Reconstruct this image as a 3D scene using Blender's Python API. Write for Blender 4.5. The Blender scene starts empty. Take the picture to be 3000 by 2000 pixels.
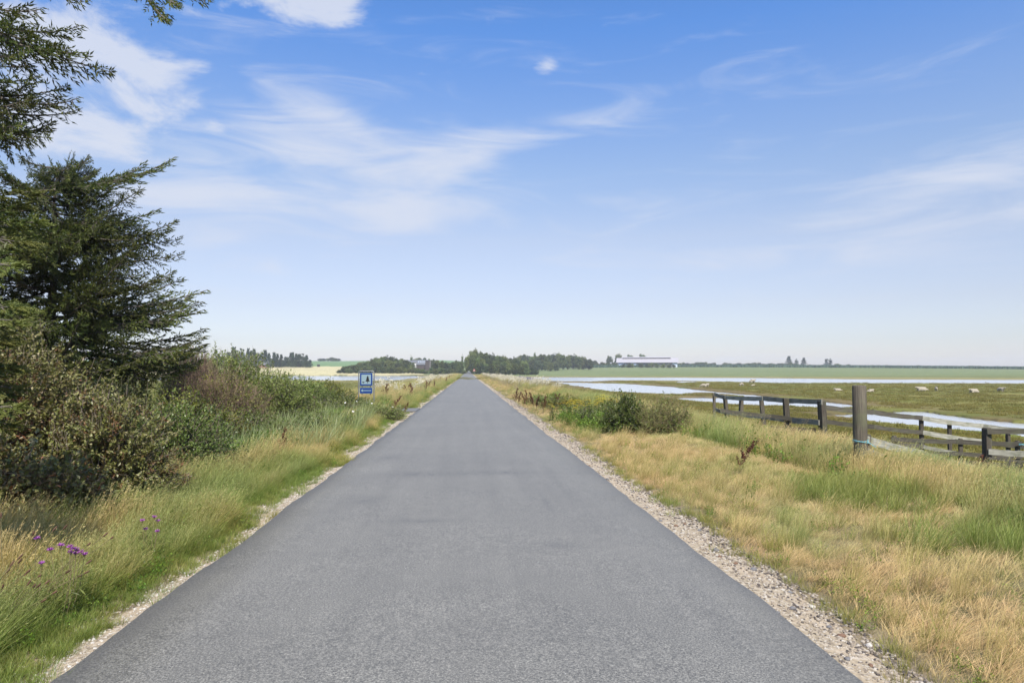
import bpy, math, random
import numpy as np
from mathutils import Vector, Matrix, Quaternion

R = math.radians
S = bpy.context.scene
COL = S.collection
rng = np.random.default_rng(7)
random.seed(7)

# ------------------------------------------------------------------ camera
EYE = 1.6
YAW, PITCH, FPX = R(3.66), R(2.23), 2000.0
cam_d = bpy.data.cameras.new("camera")
cam_d.sensor_width = 36.0
cam_d.lens = 24.0
cam_d.clip_start = 0.05
cam_d.clip_end = 9000
cam = bpy.data.objects.new("camera", cam_d)
COL.objects.link(cam)
cam.location = (0, 0, EYE)
cam.rotation_euler = (R(90) + PITCH, 0, -YAW)
S.camera = cam

# ------------------------------------------------------------------ sun, sky, exposure
SUN_EL, SUN_AZ = R(53), R(172)          # azimuth clockwise from +Y (the way the road runs)
SKY_STRENGTH = 0.10
sun_d = bpy.data.lights.new("sun", 'SUN')
sun_d.energy = 4.5
sun_d.angle = R(0.7)
sun_d.color = (1.0, 0.94, 0.84)
sun = bpy.data.objects.new("sun", sun_d)
COL.objects.link(sun)
sd_ = Vector((math.sin(SUN_AZ) * math.cos(SUN_EL), math.cos(SUN_AZ) * math.cos(SUN_EL), math.sin(SUN_EL)))
sun.rotation_euler = (-sd_).to_track_quat('-Z', 'Y').to_euler()
sun.location = (20, -10, 30)

S.view_settings.view_transform = 'Standard'
S.view_settings.look = 'None'
S.view_settings.exposure = 0.85
S.view_settings.gamma = 1.0
S.view_settings.use_curve_mapping = False
S.render.engine = 'CYCLES'
S.cycles.max_bounces = 6
S.cycles.diffuse_bounces = 3
S.cycles.glossy_bounces = 2
S.cycles.transmission_bounces = 3
S.cycles.transparent_max_bounces = 4
S.cycles.volume_bounces = 0
S.cycles.caustics_reflective = False
S.cycles.caustics_refractive = False

CR = Matrix.Rotation(-YAW, 3, 'Z') @ Matrix.Rotation(R(90) + PITCH, 3, 'X')

def ray(px, py):
    """direction from the viewpoint through a point of the 3000 x 2000 photograph"""
    return (CR @ Vector((px - 1500, -(py - 1000), -FPX))).normalized()

def W(px, py, y):
    """world point seen at px, py at distance y along the road"""
    d = ray(px, py)
    return Vector((0, 0, EYE)) + d * (y / d.y)

def on_plane(px, py, z):
    d = ray(px, py)
    t = (z - EYE) / d.z
    return Vector((0, 0, EYE)) + d * t

def proj(x, y, z):
    """arrays of world points -> photo pixels (used to lay out fields)"""
    M = np.array(CR.transposed())
    P = np.stack([x, y, z - EYE], -1) @ M.T
    return 1500 + FPX * P[..., 0] / -P[..., 2], 1000 - FPX * P[..., 1] / -P[..., 2]

# ------------------------------------------------------------------ node helpers
def nn(nt, t, **kw):
    n = nt.nodes.new(t)
    for k, v in kw.items():
        if k == 'inp':
            for i, x in v.items():
                n.inputs[i].default_value = x
        else:
            setattr(n, k, v)
    return n

def mth(nt, op, a, b=None, c=None, clamp=False):
    n = nt.nodes.new('ShaderNodeMath')
    n.operation = op
    n.use_clamp = clamp
    for i, v in enumerate((a, b, c)):
        if v is None:
            continue
        if isinstance(v, (int, float)):
            n.inputs[i].default_value = v
        else:
            nt.links.new(v, n.inputs[i])
    return n.outputs[0]

def ramp(nt, fac, stops, interp='LINEAR'):
    n = nt.nodes.new('ShaderNodeValToRGB')
    n.color_ramp.interpolation = interp
    el = n.color_ramp.elements
    while len(el) < len(stops):
        el.new(0.5)
    for e, (p, c) in zip(el, stops):
        e.position = p
        e.color = (*c, 1) if len(c) == 3 else c
    nt.links.new(fac, n.inputs[0])
    return n.outputs[0]

def mixc(nt, fac, a, b, mode='MIX'):
    n = nt.nodes.new('ShaderNodeMix')
    n.data_type = 'RGBA'
    n.blend_type = mode
    for sock, v in ((n.inputs[0], fac), (n.inputs[6], a), (n.inputs[7], b)):
        if isinstance(v, (int, float)):
            sock.default_value = v
        elif isinstance(v, tuple):
            sock.default_value = (*v, 1) if len(v) == 3 else v
        else:
            nt.links.new(v, sock)
    return n.outputs[2]

def noise(nt, vec, scale, detail=4, rough=0.55, dist=0.0):
    n = nn(nt, 'ShaderNodeTexNoise', inp={'Scale': scale, 'Detail': detail, 'Roughness': rough, 'Distortion': dist})
    if vec is not None:
        nt.links.new(vec, n.inputs['Vector'])
    return n.outputs['Fac']

# ------------------------------------------------------------------ world: sky with high cloud
wd = bpy.data.worlds.new("World")
S.world = wd
wd.use_nodes = True
nt = wd.node_tree
nt.nodes.clear()
out = nt.nodes.new('ShaderNodeOutputWorld')
bg = nt.nodes.new('ShaderNodeBackground')
bg.inputs[1].default_value = SKY_STRENGTH
nt.links.new(bg.outputs[0], out.inputs[0])
sky = nn(nt, 'ShaderNodeTexSky', sky_type='NISHITA', sun_disc=False, sun_elevation=SUN_EL,
         sun_rotation=SUN_AZ, altitude=0, air_density=1.0, dust_density=0.6, ozone_density=2.2)
tc = nt.nodes.new('ShaderNodeTexCoord')
sep = nt.nodes.new('ShaderNodeSeparateXYZ')
nt.links.new(tc.outputs['Generated'], sep.inputs[0])
az = mth(nt, 'ARCTAN2', sep.outputs[0], sep.outputs[1])
el = mth(nt, 'ARCSINE', sep.outputs[2])
comb = nt.nodes.new('ShaderNodeCombineXYZ')
nt.links.new(az, comb.inputs[0])
nt.links.new(mth(nt, 'MULTIPLY', el, 2.2), comb.inputs[1])
wmap = nn(nt, 'ShaderNodeMapping', inp={'Rotation': (0, 0, R(-9)), 'Scale': (1.0, 2.3, 1)})
nt.links.new(comb.outputs[0], wmap.inputs[0])
wisp = noise(nt, wmap.outputs[0], 4.2, 12, 0.58, 0.95)
puff = noise(nt, comb.outputs[0], 7.5, 12, 0.6, 0.35)
def gauss(px, py, rx, ry, amp, rot=0.0):
    d = ray(px, py)
    a0, e0 = math.atan2(d.x, d.y), math.asin(d.z)
    ra, re = rx / FPX, ry / FPX
    da = mth(nt, 'SUBTRACT', az, a0)
    de = mth(nt, 'SUBTRACT', el, e0)
    c, s = math.cos(rot), math.sin(rot)
    u = mth(nt, 'ADD', mth(nt, 'MULTIPLY', da, c / ra), mth(nt, 'MULTIPLY', de, s / ra))
    v = mth(nt, 'ADD', mth(nt, 'MULTIPLY', da, -s / re), mth(nt, 'MULTIPLY', de, c / re))
    q = mth(nt, 'ADD', mth(nt, 'MULTIPLY', u, u), mth(nt, 'MULTIPLY', v, v))
    return mth(nt, 'MULTIPLY', mth(nt, 'EXPONENT', mth(nt, 'MULTIPLY', q, -1.0)), amp)
def total(lst):
    t = lst[0]
    for g in lst[1:]:
        t = mth(nt, 'ADD', t, g)
    return t
cum = total([gauss(60, 200, 260, 210, 1.05), gauss(330, 190, 190, 110, 0.8, 0.3), gauss(500, 300, 110, 60, 0.5),
             gauss(290, 430, 190, 60, 0.75, -0.15), gauss(640, 380, 40, 30, 0.45), gauss(840, -40, 250, 90, 1.1),
             gauss(1000, 60, 90, 60, 0.45), gauss(1780, 80, 120, 62, 0.85), gauss(1605, 190, 52, 34, 0.80)])
wsp = total([gauss(990, 350, 190, 50, 0.8, -0.25), gauss(960, 480, 210, 75, 1.1, -0.35), gauss(1330, 465, 150, 45, 0.9, 0.1),
             gauss(850, 600, 420, 42, 0.7, 0.05), gauss(1250, 640, 230, 45, 0.75, 0.2), gauss(1600, 370, 340, 60, 0.8, 0.12), gauss(620, 500, 260, 120, 0.45), gauss(430, 580, 200, 35, 0.7, 0.1),
             gauss(1180, 540, 380, 90, 0.45), gauss(2720, 560, 460, 55, 0.85, 0.22), gauss(2780, 680, 440, 50, 0.75, 0.1),
             gauss(2000, 620, 500, 60, 0.25, 0.05), gauss(900, 120, 380, 60, 0.35, 0.1), gauss(430, 700, 420, 50, 0.35)])
cm = nn(nt, 'ShaderNodeMapRange', interpolation_type='SMOOTHSTEP', inp={1: 0.82, 2: 1.10, 3: 0.0, 4: 0.85})
nt.links.new(mth(nt, 'MULTIPLY_ADD', puff, 1.25, mth(nt, 'MULTIPLY', mth(nt, 'MINIMUM', cum, 1.05), 0.42)), cm.inputs[0])
wm = nn(nt, 'ShaderNodeMapRange', interpolation_type='SMOOTHSTEP', inp={1: 0.66, 2: 1.36, 3: 0.0, 4: 0.85})
nt.links.new(mth(nt, 'MULTIPLY_ADD', wisp, 1.3, mth(nt, 'MULTIPLY', mth(nt, 'MINIMUM', wsp, 1.1), 0.46)), wm.inputs[0])
mask = mth(nt, 'ADD', cm.outputs[0], mth(nt, 'MULTIPLY', wm.outputs[0], mth(nt, 'SUBTRACT', 1.0, cm.outputs[0])))
# the photograph's own blue: Nishita graded towards it by height above the horizon
grade = ramp(nt, mth(nt, 'MULTIPLY', el, 1 / 0.62, None, True),
             [(0.0, (0.77, 0.75, 0.92)), (0.06, (0.705, 0.68, 0.81)), (0.145, (0.82, 0.70, 0.75)), (0.30, (1.055, 0.85, 0.81)),
              (0.45, (1.0, 0.93, 0.95)), (0.58, (0.88, 0.95, 1.10)), (0.75, (0.62, 0.91, 1.26)), (1.0, (0.52, 0.84, 1.2))])
skyc = mixc(nt, 1.0, sky.outputs[0], grade, 'MULTIPLY')
cl = 1 / SKY_STRENGTH
fin = mixc(nt, mask, skyc, (0.40 * cl, 0.425 * cl, 0.49 * cl))
nt.links.new(fin, bg.inputs[0])

# ------------------------------------------------------------------ mesh helpers
class MB:
    """collects faces and turns them into one mesh; v = per-vertex value 0..1 read by the materials"""
    def __init__(s):
        s.V, s.F, s.A, s.M, s.n = [], [], [], [], 0
    def add(s, V, F, a=0.5, m=0):
        V = np.asarray(V, float).reshape(-1, 3)
        F = np.asarray(F, int)
        s.V.append(V)
        s.F.append(F + s.n)
        s.A.append(np.broadcast_to(np.asarray(a, float), (len(V),)))
        s.M.append(np.full(len(F), m))
        s.n += len(V)
        return s
    def mesh(s, name, mats, smooth=False):
        V = np.concatenate(s.V)
        me = bpy.data.meshes.new(name)
        cnt = np.concatenate([np.full(len(F), F.shape[1]) for F in s.F])
        loops = np.concatenate([F.ravel() for F in s.F])
        me.vertices.add(len(V))
        me.vertices.foreach_set('co', V.ravel().astype(np.float32))
        me.loops.add(len(loops))
        me.loops.foreach_set('vertex_index', loops.astype(np.int32))
        me.polygons.add(len(cnt))
        st = np.concatenate([[0], np.cumsum(cnt)[:-1]])
        me.polygons.foreach_set('loop_start', st.astype(np.int32))
        me.polygons.foreach_set('material_index', np.concatenate(s.M).astype(np.int32))
        me.polygons.foreach_set('use_smooth', np.full(len(cnt), smooth))
        at = me.attributes.new('v', 'FLOAT', 'POINT')
        at.data.foreach_set('value', np.concatenate(s.A).astype(np.float32))
        for m in (mats if isinstance(mats, (list, tuple)) else [mats]):
            me.materials.append(m)
        me.update(calc_edges=True)
        return me
    # --- shapes
    def box(s, c, size, rot=None, a=0.5, m=0):
        h = np.array(size) / 2
        v = np.array([[x, y, z] for x in (-1, 1) for y in (-1, 1) for z in (-1, 1)]) * h
        if rot is not None:
            v = v @ np.array(rot).T
        f = [[0, 1, 3, 2], [4, 6, 7, 5], [0, 4, 5, 1], [2, 3, 7, 6], [0, 2, 6, 4], [1, 5, 7, 3]]
        return s.add(v + np.array(c), f, a, m)
    def sticks(s, P0, P1, r0, r1, sides=3, a=0.5, m=0):
        P0 = np.atleast_2d(np.asarray(P0, float)); P1 = np.atleast_2d(np.asarray(P1, float))
        n = len(P0)
        r0 = np.broadcast_to(np.asarray(r0, float), (n,)); r1 = np.broadcast_to(np.asarray(r1, float), (n,))
        d = P1 - P0
        d /= np.maximum(np.linalg.norm(d, axis=1, keepdims=True), 1e-9)
        up = np.where(np.abs(d[:, 2:3]) > 0.9, np.array([[1., 0, 0]]), np.array([[0., 0, 1]]))
        u = np.cross(d, up); u /= np.linalg.norm(u, axis=1, keepdims=True)
        w = np.cross(d, u)
        th = np.arange(sides) * 2 * np.pi / sides
        ring = np.cos(th)[None, :, None] * u[:, None, :] + np.sin(th)[None, :, None] * w[:, None, :]
        A = P0[:, None, :] + ring * r0[:, None, None]
        B = P1[:, None, :] + ring * r1[:, None, None]
        V = np.concatenate([A, B], 1).reshape(-1, 3)
        b = np.arange(n)[:, None, None] * 2 * sides
        k = np.arange(sides); k2 = (k + 1) % sides
        F = (np.stack([k, k2, k2 + sides, k + sides], -1)[None] + b).reshape(-1, 4)
        aa = np.repeat(np.broadcast_to(np.asarray(a, float), (n,)), 2 * sides)
        return s.add(V, F, aa, m)
    def leaves(s, P, D, N, L, Wd, a=0.5, m=0, fold=0.12):
        """rhombic leaves: base P, direction D, normal N, length L, width Wd"""
        n = len(P)
        D = D / np.maximum(np.linalg.norm(D, axis=1, keepdims=True), 1e-9)
        X = np.cross(D, N); X /= np.maximum(np.linalg.norm(X, axis=1, keepdims=True), 1e-9)
        Z = np.cross(X, D)
        L = np.broadcast_to(np.asarray(L, float), (n,))[:, None]
        Wd = np.broadcast_to(np.asarray(Wd, float), (n,))[:, None]
        mid = P + D * L * 0.45
        V = np.stack([P, mid + X * Wd / 2 + Z * Wd * fold, P + D * L, mid - X * Wd / 2 + Z * Wd * fold], 1).reshape(-1, 3)
        b = np.arange(n)[:, None] * 4
        F = np.concatenate([b + [[0, 1, 2]], b + [[0, 2, 3]]])
        return s.add(V, F, np.repeat(np.broadcast_to(np.asarray(a, float), (n,)), 4), m)
    def lathe(s, prof, sides, c=(0, 0, 0), a=0.5, m=0, jitter=0.0):
        th = np.arange(sides) * 2 * np.pi / sides
        V = []
        for r, z in prof:
            rr = r * (1 + jitter * rng.normal(size=sides))
            V.append(np.stack([rr * np.cos(th), rr * np.sin(th), np.full(sides, z)], 1))
        V = np.concatenate(V) + np.array(c)
        k = np.arange(sides); k2 = (k + 1) % sides
        F = np.concatenate([np.stack([k, k2, k2 + sides, k + sides], -1) + i * sides for i in range(len(prof) - 1)])
        return s.add(V, F, a, m)

def rnd_dirs(n):
    d = rng.normal(size=(n, 3))
    return d / np.linalg.norm(d, axis=1, keepdims=True)

def put(name, me, parent=None, loc=(0, 0, 0), rot=(0, 0, 0), scale=(1, 1, 1)):
    o = bpy.data.objects.new(name, me)
    COL.objects.link(o)
    o.location = loc
    o.rotation_euler = rot
    o.scale = scale if not isinstance(scale, (int, float)) else (scale,) * 3
    if parent is not None:
        o.parent = parent
    return o

def tag(o, label=None, cat=None, group=None, kind=None):
    if label: o['label'] = label
    if cat: o['category'] = cat
    if group: o['group'] = group
    if kind: o['kind'] = kind
    return o

def thing(name, label, cat, loc=(0, 0, 0), rot=(0, 0, 0), scale=(1, 1, 1), group=None):
    return tag(put(name, None, None, loc, rot, scale), label, cat, group)

KIDS = {}
def dup(root, loc, rot=(0, 0, 0), scale=(1, 1, 1), label=None, group=None):
    r = root.copy()
    COL.objects.link(r)
    r.location = loc; r.rotation_euler = rot
    r.scale = scale if not isinstance(scale, (int, float)) else (scale,) * 3
    if label: r['label'] = label
    if group: r['group'] = group
    for ch in KIDS[root.name]:
        c = ch.copy(); COL.objects.link(c); c.parent = r
    return r

# value noise for laying things out
_perm = rng.random((256, 256))
def vnoise(x, y):
    x = np.asarray(x, float); y = np.asarray(y, float)
    xi = np.floor(x).astype(int); yi = np.floor(y).astype(int)
    fx = x - xi; fy = y - yi
    fx = fx * fx * (3 - 2 * fx); fy = fy * fy * (3 - 2 * fy)
    g = lambda i, j: _perm[i % 256, j % 256]
    return (g(xi, yi) * (1 - fx) + g(xi + 1, yi) * fx) * (1 - fy) + (g(xi, yi + 1) * (1 - fx) + g(xi + 1, yi + 1) * fx) * fy
def fbm(x, y, o=4):
    t = 0; a = 0.5; s = 0
    for i in range(o):
        t = t + a * vnoise(x * 2 ** i + 17.3 * i, y * 2 ** i + 5.1 * i); s += a; a *= 0.5
    return t / s
def sstep(t):
    t = np.clip(t, 0, 1)
    return t * t * (3 - 2 * t)

# ------------------------------------------------------------------ materials
def mat(name):
    m = bpy.data.materials.new(name)
    m.use_nodes = True
    nt = m.node_tree
    nt.nodes.clear()
    return m, nt, nt.nodes.new('ShaderNodeOutputMaterial')

def foliage_mat(name, cols, trans=0.35, rough=0.55, spec=0.25, objvar=0.25, inst=False):
    """leaf colours picked by the per-vertex value; light passes partly through"""
    m, nt, out = mat(name)
    at = nn(nt, 'ShaderNodeAttribute', attribute_name='v')
    k = len(cols)
    c = ramp(nt, at.outputs['Fac'], [(i / (k - 1), cc) for i, cc in enumerate(cols)])
    oi = nt.nodes.new('ShaderNodeObjectInfo')
    f = mth(nt, 'MULTIPLY_ADD', oi.outputs['Random'], 2 * objvar, 1 - objvar)
    hs = nn(nt, 'ShaderNodeHueSaturation', inp={'Saturation': 1.0})
    nt.links.new(mth(nt, 'MULTIPLY_ADD', oi.outputs['Random'], 0.03, 0.485), hs.inputs['Hue'])
    nt.links.new(f, hs.inputs['Value'])
    nt.links.new(c, hs.inputs['Color'])
    col = hs.outputs[0]
    if inst:
        ia = nn(nt, 'ShaderNodeAttribute', attribute_name='tint', attribute_type='INSTANCER')
        dry = mixc(nt, 1.0, col, (1.32, 1.14, 0.95), 'MULTIPLY')
        grn = mixc(nt, 1.0, col, (0.72, 0.92, 0.58), 'MULTIPLY')
        col = mixc(nt, ia.outputs['Fac'], grn, dry)
    p = nn(nt, 'ShaderNodeBsdfPrincipled', inp={'Roughness': rough, 'Specular IOR Level': spec})
    nt.links.new(col, p.inputs['Base Color'])
    t = nt.nodes.new('ShaderNodeBsdfTranslucent')
    nt.links.new(mixc(nt, 1.0, col, (1.1, 1.15, 0.7), 'MULTIPLY'), t.inputs['Color'])
    mx = nn(nt, 'ShaderNodeMixShader', inp={0: trans})
    nt.links.new(p.outputs[0], mx.inputs[1]); nt.links.new(t.outputs[0], mx.inputs[2])
    nt.links.new(mx.outputs[0], out.inputs[0])
    return m

def plain_mat(name, col, rough=0.6, metal=0.0, var=0.15, scale=8.0, bump=0.0, spec=0.4, stretch=None):
    m, nt, out = mat(name)
    tc = nt.nodes.new('ShaderNodeTexCoord')
    vec = tc.outputs['Object']
    if stretch:
        mp = nn(nt, 'ShaderNodeMapping', inp={'Scale': stretch})
        nt.links.new(vec, mp.inputs[0]); vec = mp.outputs[0]
    n = noise(nt, vec, scale, 6, 0.6)
    c = ramp(nt, n, [(0.25, tuple(x * (1 - var) for x in col)), (0.75, tuple(min(1, x * (1 + var)) for x in col))])
    p = nn(nt, 'ShaderNodeBsdfPrincipled', inp={'Roughness': rough, 'Metallic': metal, 'Specular IOR Level': spec})
    nt.links.new(c, p.inputs['Base Color'])
    if bump:
        b = nn(nt, 'ShaderNodeBump', inp={'Strength': bump, 'Distance': 0.01})
        nt.links.new(n, b.inputs['Height']); nt.links.new(b.outputs[0], p.inputs['Normal'])
    nt.links.new(p.outputs[0], out.inputs[0])
    return m

def wood_mat(name, cols, bump=0.5):
    """weathered board: grain runs along the object's X axis, lichen blotches"""
    m, nt, out = mat(name)
    tc = nt.nodes.new('ShaderNodeTexCoord')
    mp = nn(nt, 'ShaderNodeMapping', inp={'Scale': (1.2, 14, 26)})
    nt.links.new(tc.outputs['Object'], mp.inputs[0])
    g = noise(nt, mp.outputs[0], 2.5, 8, 0.65, 0.3)
    c = ramp(nt, g, [(0.3, cols[0]), (0.52, cols[1]), (0.75, cols[2])])
    b2 = noise(nt, tc.outputs['Object'], 3.5, 5, 0.6)
    c = mixc(nt, ramp(nt, b2, [(0.5, (0, 0, 0)), (0.72, (0.8, 0.8, 0.8))]), c, (0.10, 0.105, 0.06))
    oi = nt.nodes.new('ShaderNodeObjectInfo')
    hs = nt.nodes.new('ShaderNodeHueSaturation')
    nt.links.new(mth(nt, 'MULTIPLY_ADD', oi.outputs['Random'], 0.5, 0.75), hs.inputs['Value'])
    nt.links.new(c, hs.inputs['Color'])
    p = nn(nt, 'ShaderNodeBsdfPrincipled', inp={'Roughness': 0.85, 'Specular IOR Level': 0.2})
    nt.links.new(hs.outputs[0], p.inputs['Base Color'])
    b = nn(nt, 'ShaderNodeBump', inp={'Strength': bump, 'Distance': 0.006})
    nt.links.new(g, b.inputs['Height']); nt.links.new(b.outputs[0], p.inputs['Normal'])
    nt.links.new(p.outputs[0], out.inputs[0])
    return m

M_bark = plain_mat('bark', (0.10, 0.085, 0.07), 0.9, var=0.4, scale=20, bump=0.6)
M_twig = plain_mat('grey_twig', (0.15, 0.12, 0.09), 0.85, var=0.3, scale=30)
M_browntwig = plain_mat('brown_twig', (0.17, 0.115, 0.085), 0.85, var=0.35, scale=30)
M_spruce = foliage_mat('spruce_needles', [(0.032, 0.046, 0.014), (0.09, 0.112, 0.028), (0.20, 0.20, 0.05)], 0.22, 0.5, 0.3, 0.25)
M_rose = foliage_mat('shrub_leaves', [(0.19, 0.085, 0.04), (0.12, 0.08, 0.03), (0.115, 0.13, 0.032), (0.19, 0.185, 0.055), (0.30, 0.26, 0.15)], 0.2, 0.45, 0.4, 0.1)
M_green = foliage_mat('green_leaves', [(0.075, 0.10, 0.02), (0.15, 0.19, 0.04), (0.25, 0.27, 0.07)], 0.35, 0.45, 0.4, 0.18)
M_lush = foliage_mat('lush_leaves', [(0.045, 0.07, 0.02), (0.10, 0.145, 0.03), (0.185, 0.235, 0.05)], 0.35, 0.4, 0.45, 0.12)
M_yelgreen = foliage_mat('yellow_green_leaves', [(0.10, 0.09, 0.025), (0.15, 0.16, 0.035), (0.27, 0.25, 0.05)], 0.35, 0.45, 0.35, 0.15)
M_farbroad = foliage_mat('wood_foliage', [(0.035, 0.05, 0.018), (0.075, 0.10, 0.032), (0.13, 0.15, 0.05)], 0.15, 0.7, 0.1, 0.42)
M_farbroad2 = foliage_mat('wood_foliage_light', [(0.05, 0.065, 0.02), (0.11, 0.13, 0.04), (0.18, 0.19, 0.065)], 0.15, 0.7, 0.1, 0.25)
M_farbroad3 = foliage_mat('wood_foliage_dark', [(0.025, 0.036, 0.018), (0.05, 0.066, 0.028), (0.085, 0.10, 0.042)], 0.15, 0.7, 0.1, 0.25)
M_farcon = foliage_mat('far_needles', [(0.018, 0.034, 0.016), (0.035, 0.055, 0.026), (0.055, 0.08, 0.032)], 0.1, 0.7, 0.1, 0.2)
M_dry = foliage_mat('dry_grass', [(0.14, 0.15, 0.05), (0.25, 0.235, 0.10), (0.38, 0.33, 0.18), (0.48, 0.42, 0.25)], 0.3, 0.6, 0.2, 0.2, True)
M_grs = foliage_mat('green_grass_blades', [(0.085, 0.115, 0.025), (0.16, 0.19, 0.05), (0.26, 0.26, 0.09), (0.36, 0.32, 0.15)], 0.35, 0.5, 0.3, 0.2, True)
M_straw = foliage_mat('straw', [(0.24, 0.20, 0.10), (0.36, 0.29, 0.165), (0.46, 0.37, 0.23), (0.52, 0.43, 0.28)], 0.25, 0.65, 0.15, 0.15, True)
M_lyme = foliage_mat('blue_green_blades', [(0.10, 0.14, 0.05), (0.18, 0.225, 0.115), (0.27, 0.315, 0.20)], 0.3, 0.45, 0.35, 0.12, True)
M_weed = foliage_mat('weed_leaves', [(0.06, 0.10, 0.018), (0.12, 0.19, 0.03), (0.20, 0.27, 0.045)], 0.35, 0.5, 0.3, 0.2, True)
M_fluff = foliage_mat('seed_fluff', [(0.20, 0.17, 0.09), (0.42, 0.36, 0.24), (0.72, 0.67, 0.58)], 0.3, 0.8, 0.1, 0.15)
M_marsh = foliage_mat('marsh_blades', [(0.09, 0.085, 0.025), (0.155, 0.14, 0.04), (0.22, 0.185, 0.07)], 0.3, 0.6, 0.2, 0.12, True)
M_dock = foliage_mat('dock_seeds', [(0.055, 0.022, 0.014), (0.12, 0.045, 0.028), (0.18, 0.07, 0.04)], 0.1, 0.7, 0.15, 0.2)
M_stalk = plain_mat('stalk', (0.16, 0.13, 0.06), 0.8, var=0.3)
# ------------------------------------------------------------------ the lie of the land
MARSH, WATER = -1.95, -2.12
def road_z(y):
    return np.interp(y, [-10, 0, 20, 44, 75, 150, 320, 400, 460, 520], [0, 0, -.12, -.27, -.42, -.85, -1.4, -.5, .6, 2.0])

def poly(pts):
    return np.array([on_plane(px, py, WATER)[:2] for px, py in pts])
W_POLYS = [
    poly([(300, 1101.5), (780, 1101), (1218, 1101), (1222, 1104), (1295, 1104.5), (1300, 1106), (1240, 1107), (1195, 1108.5),
          (1172, 1113.5), (1100, 1115), (870, 1113.5), (700, 1113), (300, 1116)]),
    poly([(1548, 1105), (2000, 1106), (2300, 1108), (2500, 1111), (3000, 1113), (3500, 1115), (3500, 1124), (3000, 1123.5),
          (2800, 1123.5), (2400, 1122), (2280, 1122.5), (2200, 1120), (1960, 1115), (1790, 1115), (1725, 1118.5),
          (1690, 1118), (1610, 1116.5), (1550, 1115), (1580, 1111)]),
    poly([(1628, 1119.5), (1830, 1124), (1960, 1133), (2090, 1148), (2190, 1157), (2300, 1168), (2410, 1178), (2480, 1185),
          (2540, 1195), (2470, 1195.5), (2390, 1196), (2300, 1191), (2230, 1189), (2140, 1184), (2060, 1177), (1985, 1169), (1990, 1165),
          (2095, 1166), (2200, 1162), (2085, 1151), (2030, 1151), (1985, 1156), (1850, 1151), (1790, 1146), (1700, 1133)]),
    poly([(2425, 1217), (2500, 1215), (2600, 1212), (2655, 1206), (2700, 1208), (2780, 1218), (2860, 1228), (3000, 1242),
          (3300, 1262), (3300, 1310), (3000, 1281), (2880, 1267), (2800, 1260), (2700, 1249), (2600, 1239), (2500, 1226)]),
    poly([(1968, 1121), (2000, 1117.5), (2035, 1118), (2045, 1121)]),
    poly([(2965, 1158), (3060, 1156), (3060, 1160), (2985, 1160)]),
]
def water_sd(x, y):
    """distance inside the nearest water outline (positive inside)"""
    best = np.full(x.shape, -1e9)
    for P in W_POLYS:
        d2 = np.full(x.shape, 1e18); ins = np.zeros(x.shape, bool)
        for (ax, ay), (bx, by) in zip(P, np.roll(P, -1, 0)):
            ex, ey = bx - ax, by - ay
            t = np.clip(((x - ax) * ex + (y - ay) * ey) / (ex * ex + ey * ey), 0, 1)
            d2 = np.minimum(d2, (x - ax - t * ex) ** 2 + (y - ay - t * ey) ** 2)
            c = ((ay > y) != (by > y)) & (x < ex * (y - ay) / (ey if abs(ey) > 1e-12 else 1e-12) + ax)
            ins ^= c
        best = np.maximum(best, np.where(ins, 1, -1) * np.sqrt(d2))
    return best

_ft_px = np.array([-3000, 600, 800, 1000, 1300, 1420, 1700, 2000, 2500, 3000, 6000])
_ft_d = np.array([300, 450, 600, 900, 1500, 5000])
_ft_py = np.array([[1081, 1070, 1058], [1081, 1070, 1058], [1082, 1069, 1058], [1082, 1067, 1058], [1085, 1067, 1055],
                   [1086, 1072, 1062], [1090, 1074, 1069], [1088, 1076, 1070], [1089, 1079, 1072], [1091, 1083, 1077], [1091, 1083, 1077]])
_ft_z = np.zeros((len(_ft_px), 6))
for i in range(len(_ft_px)):
    _ft_z[i, 0] = -1.9
    for j, d in enumerate((450, 600, 900)):
        _ft_z[i, j + 1] = EYE - (_ft_py[i, j] - 1078) * d / 2000
    _ft_z[i, 4] = _ft_z[i, 3] - 4
    _ft_z[i, 5] = -6
def far_z(x, y):
    d = np.maximum(np.hypot(x, y), 300)
    px = np.where(y > 1, 1500 + 2000 * np.tan(np.clip(np.arctan2(x, y) - YAW, -1.2, 1.2)), np.where(x > 0, 5000, -2000))
    i = np.clip(np.searchsorted(_ft_px, px) - 1, 0, len(_ft_px) - 2)
    u = np.clip((px - _ft_px[i]) / (_ft_px[i + 1] - _ft_px[i]), 0, 1)
    j = np.clip(np.searchsorted(_ft_d, d) - 1, 0, 4)
    v = np.clip((d - _ft_d[j]) / (_ft_d[j + 1] - _ft_d[j]), 0, 1)
    z = _ft_z
    return (z[i, j] * (1 - u) + z[i + 1, j] * u) * (1 - v) + (z[i, j + 1] * (1 - u) + z[i + 1, j + 1] * u) * v

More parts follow.
